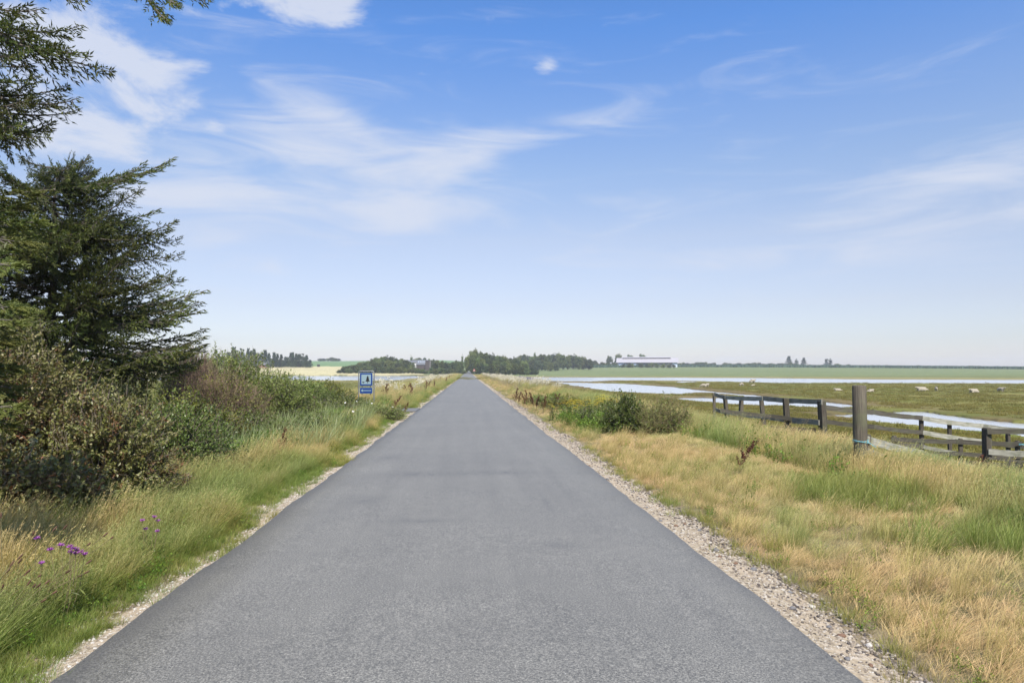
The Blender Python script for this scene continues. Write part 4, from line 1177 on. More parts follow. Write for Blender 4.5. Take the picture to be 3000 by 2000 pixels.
# E: pen on the right
E0 = W(2890, 1253, 14.5)
pn = thing('sheep_pen', 'dark board sheep pen at the right edge of the picture, round a square post', 'pen', (E0.x, E0.y, ground_at(E0.x, E0.y)))
sqpost(pn, W(2890, 1252, 14.3), 0.13); sqpost(pn, W(3085, 1250, 14.0), 0.12)
for a, b, h, m_ in (((2892, 1255), (3090, 1252), 0.115, M_wooddk), ((2896, 1314), (3090, 1322), 0.13, M_wood), ((2896, 1338), (3090, 1352), 0.05, M_wooddk), ((2880, 1377), (3090, 1372), 0.13, M_wooddk)):
    board(pn, W(a[0], a[1], 14.2), W(b[0], b[1], 13.9), h, m_)
G0 = W(2620, 1280, 15.2)
ph = thing('hurdle', 'brown three-board hurdle standing between the bank fence and the fallen boards', 'hurdle', (G0.x, G0.y, ground_at(G0.x, G0.y)))
gd = lambda px, py: W(px, py, float(np.interp(px, [2611, 3000], [15.3, 14.9])))
board(ph, gd(2611, 1279), gd(2800, 1287), 0.10, M_wooddk); board(ph, gd(2800, 1286), gd(2994, 1294), 0.10, M_wooddk)
board(ph, gd(2611, 1316), gd(2818, 1322), 0.09, M_wooddk); board(ph, gd(2800, 1322), gd(2994, 1331), 0.09, M_wooddk)
board(ph, gd(2625, 1340), gd(2830, 1348), 0.09, M_wooddk); board(ph, gd(2830, 1348), gd(2994, 1356), 0.09, M_wooddk)
for px in (2626, 2820, 2988):
    sqpost(ph, gd(px, 1276 + (px - 2611) * 0.04) + Vector((0, 0.07, 0)), 0.075)
q = W(2632, 1338, 15.25); twine(None, q, 0.06, 'turquoise twine on the left post of the brown hurdle')
q = W(2996, 1303, 14.8); twine(None, q, 0.07, 'turquoise twine at the right end of the brown hurdle')
q = W(2876, 1380, 14.1); twine(None, q, 0.07, 'turquoise twine low on the square post of the pen')
# ------------------------------------------------------------------ spruces
def bough_mesh(seed, L=2.0, spread=0.62, droop=0.18, shoot=0.10, thick=0.021, step=0.080, needles=8, gaps=0.15):
    r = np.random.default_rng(seed)
    mb = MB()
    ax = lambda u: np.array([u * L, 0.06 * math.sin(u * 5 + seed), -droop * math.sin(u * 2.4) + 0.22 * u ** 2.5 * L * 0.3])
    us = np.linspace(0, 1, 9)
    pts = [ax(u) for u in us]
    for a, b, u in zip(pts[:-1], pts[1:], us):
        mb.sticks(a, b, 0.022 * (1 - u) + 0.004, 0.022 * (1 - u - .12) + 0.004, 5, 0.5, 1)
    SP, SD = [], []
    for u in np.arange(0.10, 1.0, step / L):
        for s in (-1, 1):
            if r.random() < gaps: continue
            p0 = ax(u)
            ln = spread * (math.sin(math.pi * min(1, u * 0.75 + 0.25)) ** 0.7) * (0.6 + 0.6 * r.random()) * (1.12 - u * 0.65)
            th = s * (0.85 - 0.35 * u + r.normal() * 0.18)
            d = np.array([math.cos(th), math.sin(th), r.normal() * 0.22 - 0.05]); d /= np.linalg.norm(d)
            p1 = p0 + d * ln + [0, 0, -0.10 * ln + 0.03 * r.normal()]
            mb.sticks(p0, p1, 0.006, 0.002, 3, 0.5, 1)
            for t in np.arange(0.15, 1.0, 0.055 / max(ln, .1)):
                for q in (-1, 1):
                    if r.random() < gaps: continue
                    sd = d * 0.75 + np.array([-d[1], d[0], 0]) * q * (0.75 - 0.3 * t) + np.array([0, 0, r.normal() * 0.35 + 0.05])
                    SP.append(p0 + (p1 - p0) * t); SD.append(sd * (0.6 + 0.5 * r.random()))
            SP.append(p1); SD.append(d)
    SP = np.array(SP); SD = np.array(SD); n = len(SP)
    ln = shoot * np.linalg.norm(SD, axis=1)
    D = SD / np.linalg.norm(SD, axis=1, keepdims=True)
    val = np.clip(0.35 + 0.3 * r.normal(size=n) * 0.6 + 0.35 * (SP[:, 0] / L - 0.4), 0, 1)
    N = r.normal(size=(n, 3)); X = np.cross(D, N)
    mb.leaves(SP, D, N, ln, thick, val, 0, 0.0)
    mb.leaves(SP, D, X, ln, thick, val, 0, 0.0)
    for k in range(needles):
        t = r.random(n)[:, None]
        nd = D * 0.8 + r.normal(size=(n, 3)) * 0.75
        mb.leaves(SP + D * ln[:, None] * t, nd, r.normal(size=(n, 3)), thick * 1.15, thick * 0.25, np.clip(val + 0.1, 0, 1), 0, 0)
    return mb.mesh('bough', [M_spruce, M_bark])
BOUGH = [bough_mesh(100 + k, droop=0.10 + 0.08 * (k % 3)) for k in range(5)]
BOUGH_L = [bough_mesh(110 + k, gaps=0.42, spread=0.5) for k in range(2)]
def add_bough(parent, A, B, me, roll=None, L0=2.0, wide=1.0):
    A, B = Vector(A), Vector(B)
    d = B - A; L = d.length; d.normalize()
    side = Vector((0, 0, 1)).cross(d).normalized()
    up = d.cross(side)
    rot = Matrix((d, side, up)).transposed() @ Matrix.Rotation(random.uniform(-.8, .8) if roll is None else roll, 3, 'X')
    o = put('bough', me, parent)
    s = L / L0
    w = (0.55 + 0.45 * s) * wide
    o.matrix_local = Matrix.Translation(A - parent.location) @ rot.to_4x4() @ Matrix.Diagonal((s, w, w, 1))
    return o
def spruce(label, x, y, top, reach, n, seed, lean=0.0, zmin=0.4):
    """reach: list of (z, bough length)"""
    rr = random.Random(seed)
    zg = ground_at(x, y)
    t = thing('spruce_tree', label, 'tree', (x, y, zg))
    mb = MB(); p = np.array([0, 0, -0.3]); k_ = 9
    for k in range(k_):
        q = np.array([lean * (k + 1) / k_ + rr.gauss(0, .02), rr.gauss(0, .02), -0.3 + (top - zg + 0.2) * (k + 1) / k_])
        mb.sticks(p, q, 0.13 * (1 - k / k_) + 0.012, 0.13 * (1 - (k + 1) / k_) + 0.012, 8); p = q
    put('trunk', mb.mesh('trunk', M_bark, True), t)
    for k in range(n):
        z = zmin + (top - zmin) * ((k + rr.random()) / n) ** 0.85
        L = np.interp(z, [a for a, b in reach], [b for a, b in reach]) * rr.uniform(0.62, 1.08)
        th = rr.random() * 6.283
        u = (z - zg) / (top - zg)
        A = Vector((x + lean * u, y, z - 0.12 * L))
        B = Vector((x + lean * u + math.cos(th) * L, y + math.sin(th) * L, z + rr.uniform(-0.32, 0.30) * L + 0.05 * L))
        add_bough(t, A, B, rr.choice(BOUGH))
    return t
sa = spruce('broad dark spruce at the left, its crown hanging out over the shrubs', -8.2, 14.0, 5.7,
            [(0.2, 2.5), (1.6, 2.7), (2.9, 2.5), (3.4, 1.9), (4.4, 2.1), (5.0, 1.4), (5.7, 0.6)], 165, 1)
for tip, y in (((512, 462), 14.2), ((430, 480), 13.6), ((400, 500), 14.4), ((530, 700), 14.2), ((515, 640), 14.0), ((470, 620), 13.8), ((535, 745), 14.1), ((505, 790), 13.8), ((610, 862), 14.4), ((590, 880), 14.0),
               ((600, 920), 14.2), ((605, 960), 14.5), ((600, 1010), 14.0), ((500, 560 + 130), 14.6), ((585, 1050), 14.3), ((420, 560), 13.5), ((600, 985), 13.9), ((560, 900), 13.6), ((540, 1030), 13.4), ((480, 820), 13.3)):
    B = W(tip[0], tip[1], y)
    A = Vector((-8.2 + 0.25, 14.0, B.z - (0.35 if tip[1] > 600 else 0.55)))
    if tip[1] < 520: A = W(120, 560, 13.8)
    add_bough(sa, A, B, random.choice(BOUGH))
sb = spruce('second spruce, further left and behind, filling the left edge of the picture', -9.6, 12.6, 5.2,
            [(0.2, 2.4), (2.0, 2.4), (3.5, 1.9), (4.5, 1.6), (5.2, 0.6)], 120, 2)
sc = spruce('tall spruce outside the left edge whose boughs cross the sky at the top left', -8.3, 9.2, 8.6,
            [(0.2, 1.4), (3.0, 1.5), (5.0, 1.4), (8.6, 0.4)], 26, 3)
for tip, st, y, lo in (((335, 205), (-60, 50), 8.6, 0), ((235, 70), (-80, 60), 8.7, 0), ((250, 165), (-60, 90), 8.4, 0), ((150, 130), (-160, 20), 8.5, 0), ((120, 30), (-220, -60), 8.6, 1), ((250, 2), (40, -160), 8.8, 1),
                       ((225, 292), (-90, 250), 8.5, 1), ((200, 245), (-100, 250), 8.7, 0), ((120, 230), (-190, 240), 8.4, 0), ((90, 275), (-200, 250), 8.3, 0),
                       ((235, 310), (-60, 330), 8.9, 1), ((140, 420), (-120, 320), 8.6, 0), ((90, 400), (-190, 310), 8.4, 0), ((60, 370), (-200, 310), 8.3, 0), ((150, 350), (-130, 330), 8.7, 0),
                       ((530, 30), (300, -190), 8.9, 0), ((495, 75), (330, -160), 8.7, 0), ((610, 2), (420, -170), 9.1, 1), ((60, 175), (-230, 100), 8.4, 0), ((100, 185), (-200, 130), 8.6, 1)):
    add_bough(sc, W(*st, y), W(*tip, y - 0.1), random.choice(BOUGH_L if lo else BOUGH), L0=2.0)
BIG = [bough_mesh(130 + k, L=1.0, spread=0.42, shoot=0.12, thick=0.026, step=0.08, needles=26, droop=0.05, gaps=0.1) for k in range(2)]
sdn = thing('spruce_tree', 'young spruce just outside the left edge, only its bright close shoot tips in view', 'tree', (-5.1, 5.4, ground_at(-5.1, 5.4)))
mb = MB(); mb.sticks([[0, 0, -0.2]], [[0, 0, 3.2]], [0.05], [0.01], 8); put('trunk', mb.mesh('trunk', M_bark), sdn)
for tip, y in (((62, 912), 3.8), ((50, 950), 3.7), ((38, 1085), 3.8), ((45, 1140), 3.9), ((50, 1195), 3.8), ((20, 1010), 3.7), ((95, 575), 4.2), ((110, 655), 4.2), ((85, 720), 4.1), ((45, 780), 4.0), ((30, 1245), 3.9), ((60, 610), 4.3)):
    y *= 1.35; B = W(tip[0], tip[1], y); A = B + Vector((-1.15, random.uniform(-.2, .3), random.uniform(0.05, 0.25)))
    add_bough(sdn, A, B, random.choice(BIG), L0=1.0, wide=0.62)

# ------------------------------------------------------------------ shrubs
def shrub(label, x, y, w, dpt, h, seed, mt, twig=M_twig, leaf=0.04, nleaf=9000, ntw=420, bare=0.0, cat='shrub', name='shrub', spikes=14, group=None, base=0.0):
    r = np.random.default_rng(seed)
    zg = ground_at(x, y)
    t = thing(name, label, cat, (x, y, zg), group=group)
    off = r.random(2) * 90
    def env(d):
        th = np.arctan2(d[:, 1], d[:, 0]); ph = np.arcsin(np.clip(d[:, 2], -1, 1))
        k = 0.72 + 0.5 * fbm(th * 1.3 + off[0], ph * 1.8 + off[1], 3)
        return np.stack([d[:, 0] * w / 2 * k, d[:, 1] * dpt / 2 * k, 0.12 * h + np.abs(d[:, 2]) * h * 0.92 * k], 1)
    d = r.normal(size=(ntw, 3)); d[:, 2] = np.abs(d[:, 2]) * 1.0; d[:, 1] -= 0.25; d /= np.linalg.norm(d, axis=1, keepdims=True)
    T = env(d)
    s = MB()
    # stems rising from the foot and forking
    ns = 26
    foot = r.normal(size=(ns, 3)) * [w * 0.10, dpt * 0.10, 0]; foot[:, 2] = -0.05
    mid = T[:ns] * [0.55, 0.55, 0.55] + r.normal(size=(ns, 3)) * 0.05
    s.sticks(foot, mid, 0.016, 0.010, 5)
    own = r.integers(0, ns, ntw)
    A = mid[own] * 0.5 + T * 0.5 + r.normal(size=(ntw, 3)) * 0.06
    s.sticks(mid[own[:ns * 5]], A[:ns * 5], 0.009, 0.006, 4)
    tipd = (T - np.array([0, 0, h * 0.25])); tipd /= np.linalg.norm(tipd, axis=1, keepdims=True)
    tipd = tipd * 0.7 + r.normal(size=(ntw, 3)) * 0.35 + [0.10, 0, 0.35]
    tl = (0.16 + 0.14 * r.random(ntw)) * min(1.2, h)
    B = A; C = T + tipd * tl[:, None] * 0.5
    s.sticks(B, C, 0.004, 0.0015, 3)
    # spikes standing out of the crown
    k = r.choice(ntw, spikes)
    top = T[k] + np.stack([r.normal(size=spikes) * 0.06, r.normal(size=spikes) * 0.06, (0.12 + 0.2 * r.random(spikes)) * min(h, 1.4)], 1)
    s.sticks(T[k], top, 0.006, 0.002, 4)
    if bare > 0:
        nb = int(3800 * bare)
        i = r.integers(0, ntw, nb)
        P = A[i] + (C[i] - A[i]) * r.random((nb, 1))
        dd = tipd[i] + r.normal(size=(nb, 3)) * 0.5 + [0, 0, 0.3]
        s.sticks(P, P + dd / np.linalg.norm(dd, axis=1, keepdims=True) * (0.10 + 0.16 * r.random((nb, 1))), 0.003, 0.0015, 3)
    put('stems', s.mesh('stems', twig), t)
    f = MB()
    if nleaf:
        P0 = np.concatenate([B, T[k]]); P1 = np.concatenate([C, top])
        i = r.integers(0, len(P0), nleaf)
        u = r.random((nleaf, 1)) ** 0.8
        P = P0[i] + (P1[i] - P0[i]) * u + r.normal(size=(nleaf, 3)) * 0.016
        D = r.normal(size=(nleaf, 3)) * 0.8 + (P1 - P0)[i] / np.linalg.norm((P1 - P0)[i], axis=1, keepdims=True) * 0.7
        N = r.normal(size=(nleaf, 3)) * 0.6 + tipd[np.minimum(i, ntw - 1)] * 0.6 + [0, 0, 0.5]
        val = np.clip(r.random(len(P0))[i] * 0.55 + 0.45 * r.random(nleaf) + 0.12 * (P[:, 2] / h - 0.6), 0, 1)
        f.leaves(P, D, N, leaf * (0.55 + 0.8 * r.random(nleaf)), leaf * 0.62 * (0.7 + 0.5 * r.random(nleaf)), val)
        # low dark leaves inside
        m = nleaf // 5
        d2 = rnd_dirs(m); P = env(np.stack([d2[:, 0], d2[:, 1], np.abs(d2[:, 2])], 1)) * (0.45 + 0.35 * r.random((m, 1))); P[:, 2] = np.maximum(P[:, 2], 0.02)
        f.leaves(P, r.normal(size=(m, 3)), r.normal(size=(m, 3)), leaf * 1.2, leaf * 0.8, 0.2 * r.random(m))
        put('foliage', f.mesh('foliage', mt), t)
    return t
X_ = lambda px, y: (px - 1372) * y / 2000
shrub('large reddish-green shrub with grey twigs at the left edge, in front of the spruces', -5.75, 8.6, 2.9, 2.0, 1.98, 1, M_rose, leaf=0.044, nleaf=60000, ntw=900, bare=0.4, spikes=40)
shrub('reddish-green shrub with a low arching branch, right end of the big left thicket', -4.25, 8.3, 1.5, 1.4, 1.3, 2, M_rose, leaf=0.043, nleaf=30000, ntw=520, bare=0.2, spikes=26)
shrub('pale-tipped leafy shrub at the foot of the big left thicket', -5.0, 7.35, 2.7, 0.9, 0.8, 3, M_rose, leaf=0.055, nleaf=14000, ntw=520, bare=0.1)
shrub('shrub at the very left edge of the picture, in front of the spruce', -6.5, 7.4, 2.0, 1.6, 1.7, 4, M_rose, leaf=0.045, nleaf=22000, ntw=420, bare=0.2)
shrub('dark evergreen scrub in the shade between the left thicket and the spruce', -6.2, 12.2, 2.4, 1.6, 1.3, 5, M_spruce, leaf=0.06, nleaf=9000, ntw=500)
shrub('small yellow-green shrub in front of the dark gap below the spruce', X_(560, 12.6), 12.6, 1.5, 1.1, 1.15, 6, M_yelgreen, leaf=0.055, nleaf=7500, ntw=380)
shrub('bright green leafy bush low beside the big left thicket', X_(560, 10.6), 10.6, 1.7, 1.3, 1.0, 7, M_lush, leaf=0.042, nleaf=15000, ntw=560, spikes=10)
shrub('bare brown-purple twiggy shrub just right of the spruce', X_(590, 17.5), 17.5, 1.5, 1.3, 2.0, 8, M_yelgreen, M_browntwig, leaf=0.045, nleaf=1600, ntw=1100, bare=1.6, spikes=30)
shrub('tall olive-green shrub behind the bare twiggy one, rising to the horizon trees', X_(640, 24), 24, 3.0, 2.4, 2.35, 9, M_green, leaf=0.07, nleaf=9000, ntw=500, bare=0.2, spikes=24)
shrub('olive bush behind the spruce edge, touching the spruce tips', X_(585, 21), 21, 2.0, 1.8, 1.95, 10, M_green, leaf=0.07, nleaf=6500, ntw=400)
shrub('wide yellow-green shrub in the middle of the left thicket row', X_(705, 20.5), 20.5, 3.0, 2.2, 2.0, 11, M_green, leaf=0.06, nleaf=13000, ntw=620, bare=0.3)
shrub('brownish twiggy shrub below the wide yellow-green one', X_(670, 16.5), 16.5, 2.3, 1.5, 1.5, 12, M_yelgreen, M_browntwig, leaf=0.045, nleaf=8000, ntw=700, bare=0.8)
shrub('green shrub with dead twigs in front of the left water', X_(800, 25), 25, 2.4, 2.0, 1.65, 13, M_green, leaf=0.065, nleaf=7500, ntw=420, bare=0.2)
shrub('dense green shrub low in front of the left water, nearest of its row', X_(815, 19.5), 19.5, 2.4, 1.8, 1.4, 14, M_green, leaf=0.055, nleaf=11000, ntw=520)
shrub('low green shrub at the right end of the left thicket row', X_(900, 30), 29, 3.0, 2.0, 1.3, 15, M_green, leaf=0.075, nleaf=6500, ntw=380)
shrub('green shrub standing against the marsh left of the blue sign', X_(975, 34), 33, 2.6, 2.0, 1.15, 16, M_yelgreen, leaf=0.08, nleaf=5500, ntw=340)
shrub('low rose bush in front of the marsh, left of the sign posts', X_(985, 27), 27, 3.0, 1.5, 0.75, 17, M_lush, leaf=0.06, nleaf=5000, ntw=300, spikes=6)
shrub('low pale green rose bush with white blooms at the foot of the sign', X_(1030, 27.5), 26.5, 2.2, 1.2, 0.55, 18, M_green, leaf=0.055, nleaf=3600, ntw=240, spikes=6)
shrub('low rose bush spreading over the verge right of the sign foot', X_(1125, 24), 24, 1.7, 1.3, 0.5, 19, M_green, leaf=0.05, nleaf=3200, ntw=200, spikes=5)
shrub('low rose bush in the middle of the left verge, among blue-green blades', X_(760, 16), 15.5, 2.4, 1.4, 0.72, 20, M_lush, leaf=0.05, nleaf=5200, ntw=300, spikes=8)
shrub('low rose bush on the left verge beside the dead dock stalk', X_(905, 17), 17, 1.7, 1.1, 0.6, 21, M_lush, leaf=0.045, nleaf=3600, ntw=240, spikes=8)
shrub('yellowish low bush right of the bright green bush on the left verge', X_(640, 14.2), 14.2, 1.6, 1.1, 0.85, 22, M_yelgreen, leaf=0.05, nleaf=4000, ntw=260)
shrub('low green bush close to the road edge, two thirds up the left verge', X_(990, 19), 19, 1.2, 0.9, 0.48, 23, M_lush, leaf=0.045, nleaf=2600, ntw=180, spikes=5)
shrub('scrubby bush behind the left thicket against the left shore', X_(730, 33), 33, 3.0, 2.2, 1.35, 24, M_green, leaf=0.085, nleaf=6000, ntw=360)
shrub('low scrub far left behind the spruce, closing the gap', -11.5, 18, 5.0, 2.5, 2.0, 25, M_green, leaf=0.08, nleaf=9000, ntw=500)
# right side
shrub('dark green leafy bush on the right verge beside the yellow flowers', X_(1828, 18.3), 18.3, 1.2, 1.0, 0.94, 30, M_lush, leaf=0.055, nleaf=8500, ntw=380, spikes=14)
shrub('small bright green bush left of the dark leafy bush on the right verge', X_(1722, 20.3), 20.3, 0.65, 0.6, 0.62, 31, M_lush, leaf=0.04, nleaf=1800, ntw=120, spikes=6)
shrub('tall thin olive weed clump right of the dark leafy bush', X_(1950, 18), 18, 1.5, 0.9, 0.85, 32, M_green, M_stalk, leaf=0.04, nleaf=3800, ntw=300, bare=0.3, spikes=50)
shrub('grey-green low bush between the right verge and the brown salt marsh', X_(1600, 34), 34, 2.4, 1.3, 0.5, 34, M_green, leaf=0.07, nleaf=3000, ntw=200)
shrub('pale olive bush at the edge of the brown salt marsh on the right', X_(1650, 30), 30, 2.4, 1.3, 0.55, 35, M_yelgreen, leaf=0.065, nleaf=3200, ntw=220)

# ------------------------------------------------------------------ grasses and ground cover, set out as instances
def tuft(seed, n, h, rad_, wd, lean=0.25, bend=0.35, seedheads=0.0, hv=0.4, spread=0.3, seg=3):
    r = np.random.default_rng(seed); mb = MB()
    th = r.random(n) * 6.283; rr = rad_ * np.sqrt(r.random(n))
    B = np.stack([rr * np.cos(th), rr * np.sin(th), np.full(n, -0.02)], 1)
    hh = h * (1 - hv + hv * 2 * r.random(n) * 0.8)
    out_ = np.stack([np.cos(th), np.sin(th), 0 * th], 1) * spread * r.random((n, 1)) + r.normal(size=(n, 3)) * [0.12, 0.12, 0]
    out_[:, 0] += lean
    lv = r.random(n)
    w = wd * (0.7 + 0.6 * r.random(n))
    a = r.random(n) * 6.283
    sidev = np.stack([np.cos(a), np.sin(a), 0 * a], 1)
    rings = []
    for k in range(seg + 1):
        u = k / seg
        c = B + np.stack([out_[:, 0] * hh * (u * 0.6 + bend * u ** 2), out_[:, 1] * hh * (u * 0.6 + bend * u ** 2), hh * (u - 0.12 * u ** 3)], 1)
        if k < seg:
            ww = (w * (1 - 0.55 * u))[:, None] / 2
            rings += [c - sidev * ww, c + sidev * ww]
        else:
            rings += [c]
    m = len(rings)
    V = np.stack(rings, 1).reshape(-1, 3)
    us = np.array([k / seg for k in range(seg) for _ in (0, 1)] + [1.0])
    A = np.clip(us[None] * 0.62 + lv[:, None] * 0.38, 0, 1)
    b = np.arange(n)[:, None] * m
    F = np.concatenate([b + [[2 * k, 2 * k + 1, 2 * k + 3, 2 * k + 2]] for k in range(seg - 1)])
    T3 = b + [[2 * seg - 2, 2 * seg - 1, 2 * seg]]
    mb.add(V, F, A.ravel()); mb.F.append(T3); mb.M.append(np.zeros(n, int))
    if seedheads > 0:
        idx = np.where(r.random(n) < seedheads)[0]
        tip = rings[-1][idx]; prev = (rings[-2] + rings[-3])[idx] / 2
        d = tip - prev; d /= np.linalg.norm(d, axis=1, keepdims=True)
        for q in range(9):
            P = tip - d * (0.01 + 0.12 * h * 2 * r.random((len(idx), 1)))
            mb.leaves(P, d + r.normal(size=(len(idx), 3)) * 0.35, r.normal(size=(len(idx), 3)), 0.022 * (0.6 + 0.8 * r.random(len(idx))), 0.0038, 0.8 + 0.2 * r.random(len(idx)))
    return mb
def tuft_mesh(name, mt, *a, **k): return tuft(*a, **k).mesh(name, mt)
def weed_mesh(name, seed, n, h, L, mt, rad_=0.16):
    r = np.random.default_rng(seed); mb = MB()
    st = 7
    f = r.normal(size=(st, 3)) * [rad_ * .5, rad_ * .5, 0]
    t = f + np.stack([r.normal(size=st) * 0.1, r.normal(size=st) * 0.1, h * (0.6 + 0.5 * r.random(st))], 1)
    mb.sticks(f, t, 0.003, 0.0015, 3, 0.3)
    i = r.integers(0, st, n); u = r.random((n, 1))
    P = f[i] + (t - f)[i] * u + r.normal(size=(n, 3)) * 0.02
    mb.leaves(P, r.normal(size=(n, 3)) + [0, 0, 0.3], r.normal(size=(n, 3)) * 0.5 + [0, 0, 1], L * (0.6 + 0.7 * r.random(n)), L * 0.45, r.random(n))
    return mb.mesh(name, mt)
def fluff_mesh(name, seed):
    r = np.random.default_rng(seed); mb = tuft(seed, 26, 0.7, 0.18, 0.006, seedheads=0)
    mb.A = [a * 0.4 for a in mb.A]
    n = 150
    c = r.normal(size=(9, 3)) * [0.16, 0.16, 0.10] + [0.1, 0, 0.72]
    P = c[r.integers(0, 9, n)] + r.normal(size=(n, 3)) * 0.035
    mb.leaves(P, r.normal(size=(n, 3)), r.normal(size=(n, 3)), 0.05, 0.03, 0.6 + 0.4 * r.random(n))
    return mb.mesh(name, M_fluff)

def kind_collection(name, meshes):
    c = bpy.data.collections.new(name)
    for k, m in enumerate(meshes):
        o = bpy.data.objects.new(m.name, m); c.objects.link(o)
    return c
def scatter(name, coll, nk, pts, scl, tint, label, cat, rot=None, tilt=0.12):
    n = len(pts)
    me = bpy.data.meshes.new(name)
    me.vertices.add(n); me.vertices.foreach_set('co', np.asarray(pts, np.float32).ravel())
    rv = np.zeros((n, 3)); rv[:, 2] = rng.random(n) * 1.4 - 0.7 if rot is None else rot
    rv[:, 0] = rng.normal(size=n) * tilt; rv[:, 1] = rng.normal(size=n) * tilt
    a = me.attributes.new('rot', 'FLOAT_VECTOR', 'POINT'); a.data.foreach_set('vector', rv.astype(np.float32).ravel())
    a = me.attributes.new('scl', 'FLOAT', 'POINT'); a.data.foreach_set('value', np.asarray(scl, np.float32))
    a = me.attributes.new('tint', 'FLOAT', 'POINT'); a.data.foreach_set('value', np.asarray(tint, np.float32))
    a = me.attributes.new('pick', 'INT', 'POINT'); a.data.foreach_set('value', rng.integers(0, nk, n).astype(np.int32))
    ng = bpy.data.node_groups.new(name, 'GeometryNodeTree')
    ng.interface.new_socket('Geometry', in_out='INPUT', socket_type='NodeSocketGeometry')
    ng.interface.new_socket('Geometry', in_out='OUTPUT', socket_type='NodeSocketGeometry')
    gi = ng.nodes.new('NodeGroupInput'); go = ng.nodes.new('NodeGroupOutput')
    iop = ng.nodes.new('GeometryNodeInstanceOnPoints'); ci = ng.nodes.new('GeometryNodeCollectionInfo')
    ci.inputs['Collection'].default_value = coll
    ci.inputs['Separate Children'].default_value = True; ci.inputs['Reset Children'].default_value = True
    iop.inputs['Pick Instance'].default_value = True
    def na(nm, t):
        q = ng.nodes.new('GeometryNodeInputNamedAttribute'); q.data_type = t; q.inputs['Name'].default_value = nm
        return q.outputs['Attribute']
    ng.links.new(gi.outputs[0], iop.inputs['Points']); ng.links.new(ci.outputs[0], iop.inputs['Instance'])
    ng.links.new(na('pick', 'INT'), iop.inputs['Instance Index'])
    e = ng.nodes.new('FunctionNodeEulerToRotation'); ng.links.new(na('rot', 'FLOAT_VECTOR'), e.inputs[0])
    ng.links.new(e.outputs[0], iop.inputs['Rotation']); ng.links.new(na('scl', 'FLOAT'), iop.inputs['Scale'])
    ng.links.new(iop.outputs[0], go.inputs[0])
    o = put(name, me)
    md = o.modifiers.new('place', 'NODES'); md.node_group = ng
    return tag(o, label, cat, kind='stuff')

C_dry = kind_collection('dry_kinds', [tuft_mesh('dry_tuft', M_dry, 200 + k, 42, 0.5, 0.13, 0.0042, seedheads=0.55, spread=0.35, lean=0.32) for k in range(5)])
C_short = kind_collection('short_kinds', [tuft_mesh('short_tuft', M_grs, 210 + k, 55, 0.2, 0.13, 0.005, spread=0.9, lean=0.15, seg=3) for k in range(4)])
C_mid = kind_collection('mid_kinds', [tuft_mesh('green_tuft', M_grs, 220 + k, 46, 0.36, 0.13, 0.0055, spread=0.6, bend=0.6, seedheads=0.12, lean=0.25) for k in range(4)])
C_lyme = kind_collection('lyme_kinds', [tuft_mesh('lyme_tuft', M_lyme, 230 + k, 15, 0.72, 0.12, 0.013, spread=0.35, bend=0.8, lean=0.12, seg=4) for k in range(4)])
C_weed = kind_collection('weed_kinds', [weed_mesh('weed', 240 + k, 60, 0.32, 0.045, M_weed) for k in range(4)])
C_fluff = kind_collection('fluff_kinds', [fluff_mesh('fluff', 250 + k) for k in range(3)])
C_marsh = kind_collection('marsh_kinds', [tuft_mesh('marsh_tuft', M_marsh, 260 + k, 60, 0.11, 0.45, 0.02, spread=0.6, hv=0.6, lean=0.1, seg=2) for k in range(4)])
C_straw = kind_collection('straw_kinds', [tuft_mesh('straw_tuft', M_straw, 270 + k, 40, 0.17, 0.16, 0.0042, spread=1.5, bend=0.9, lean=0.9, seg=3) for k in range(4)])

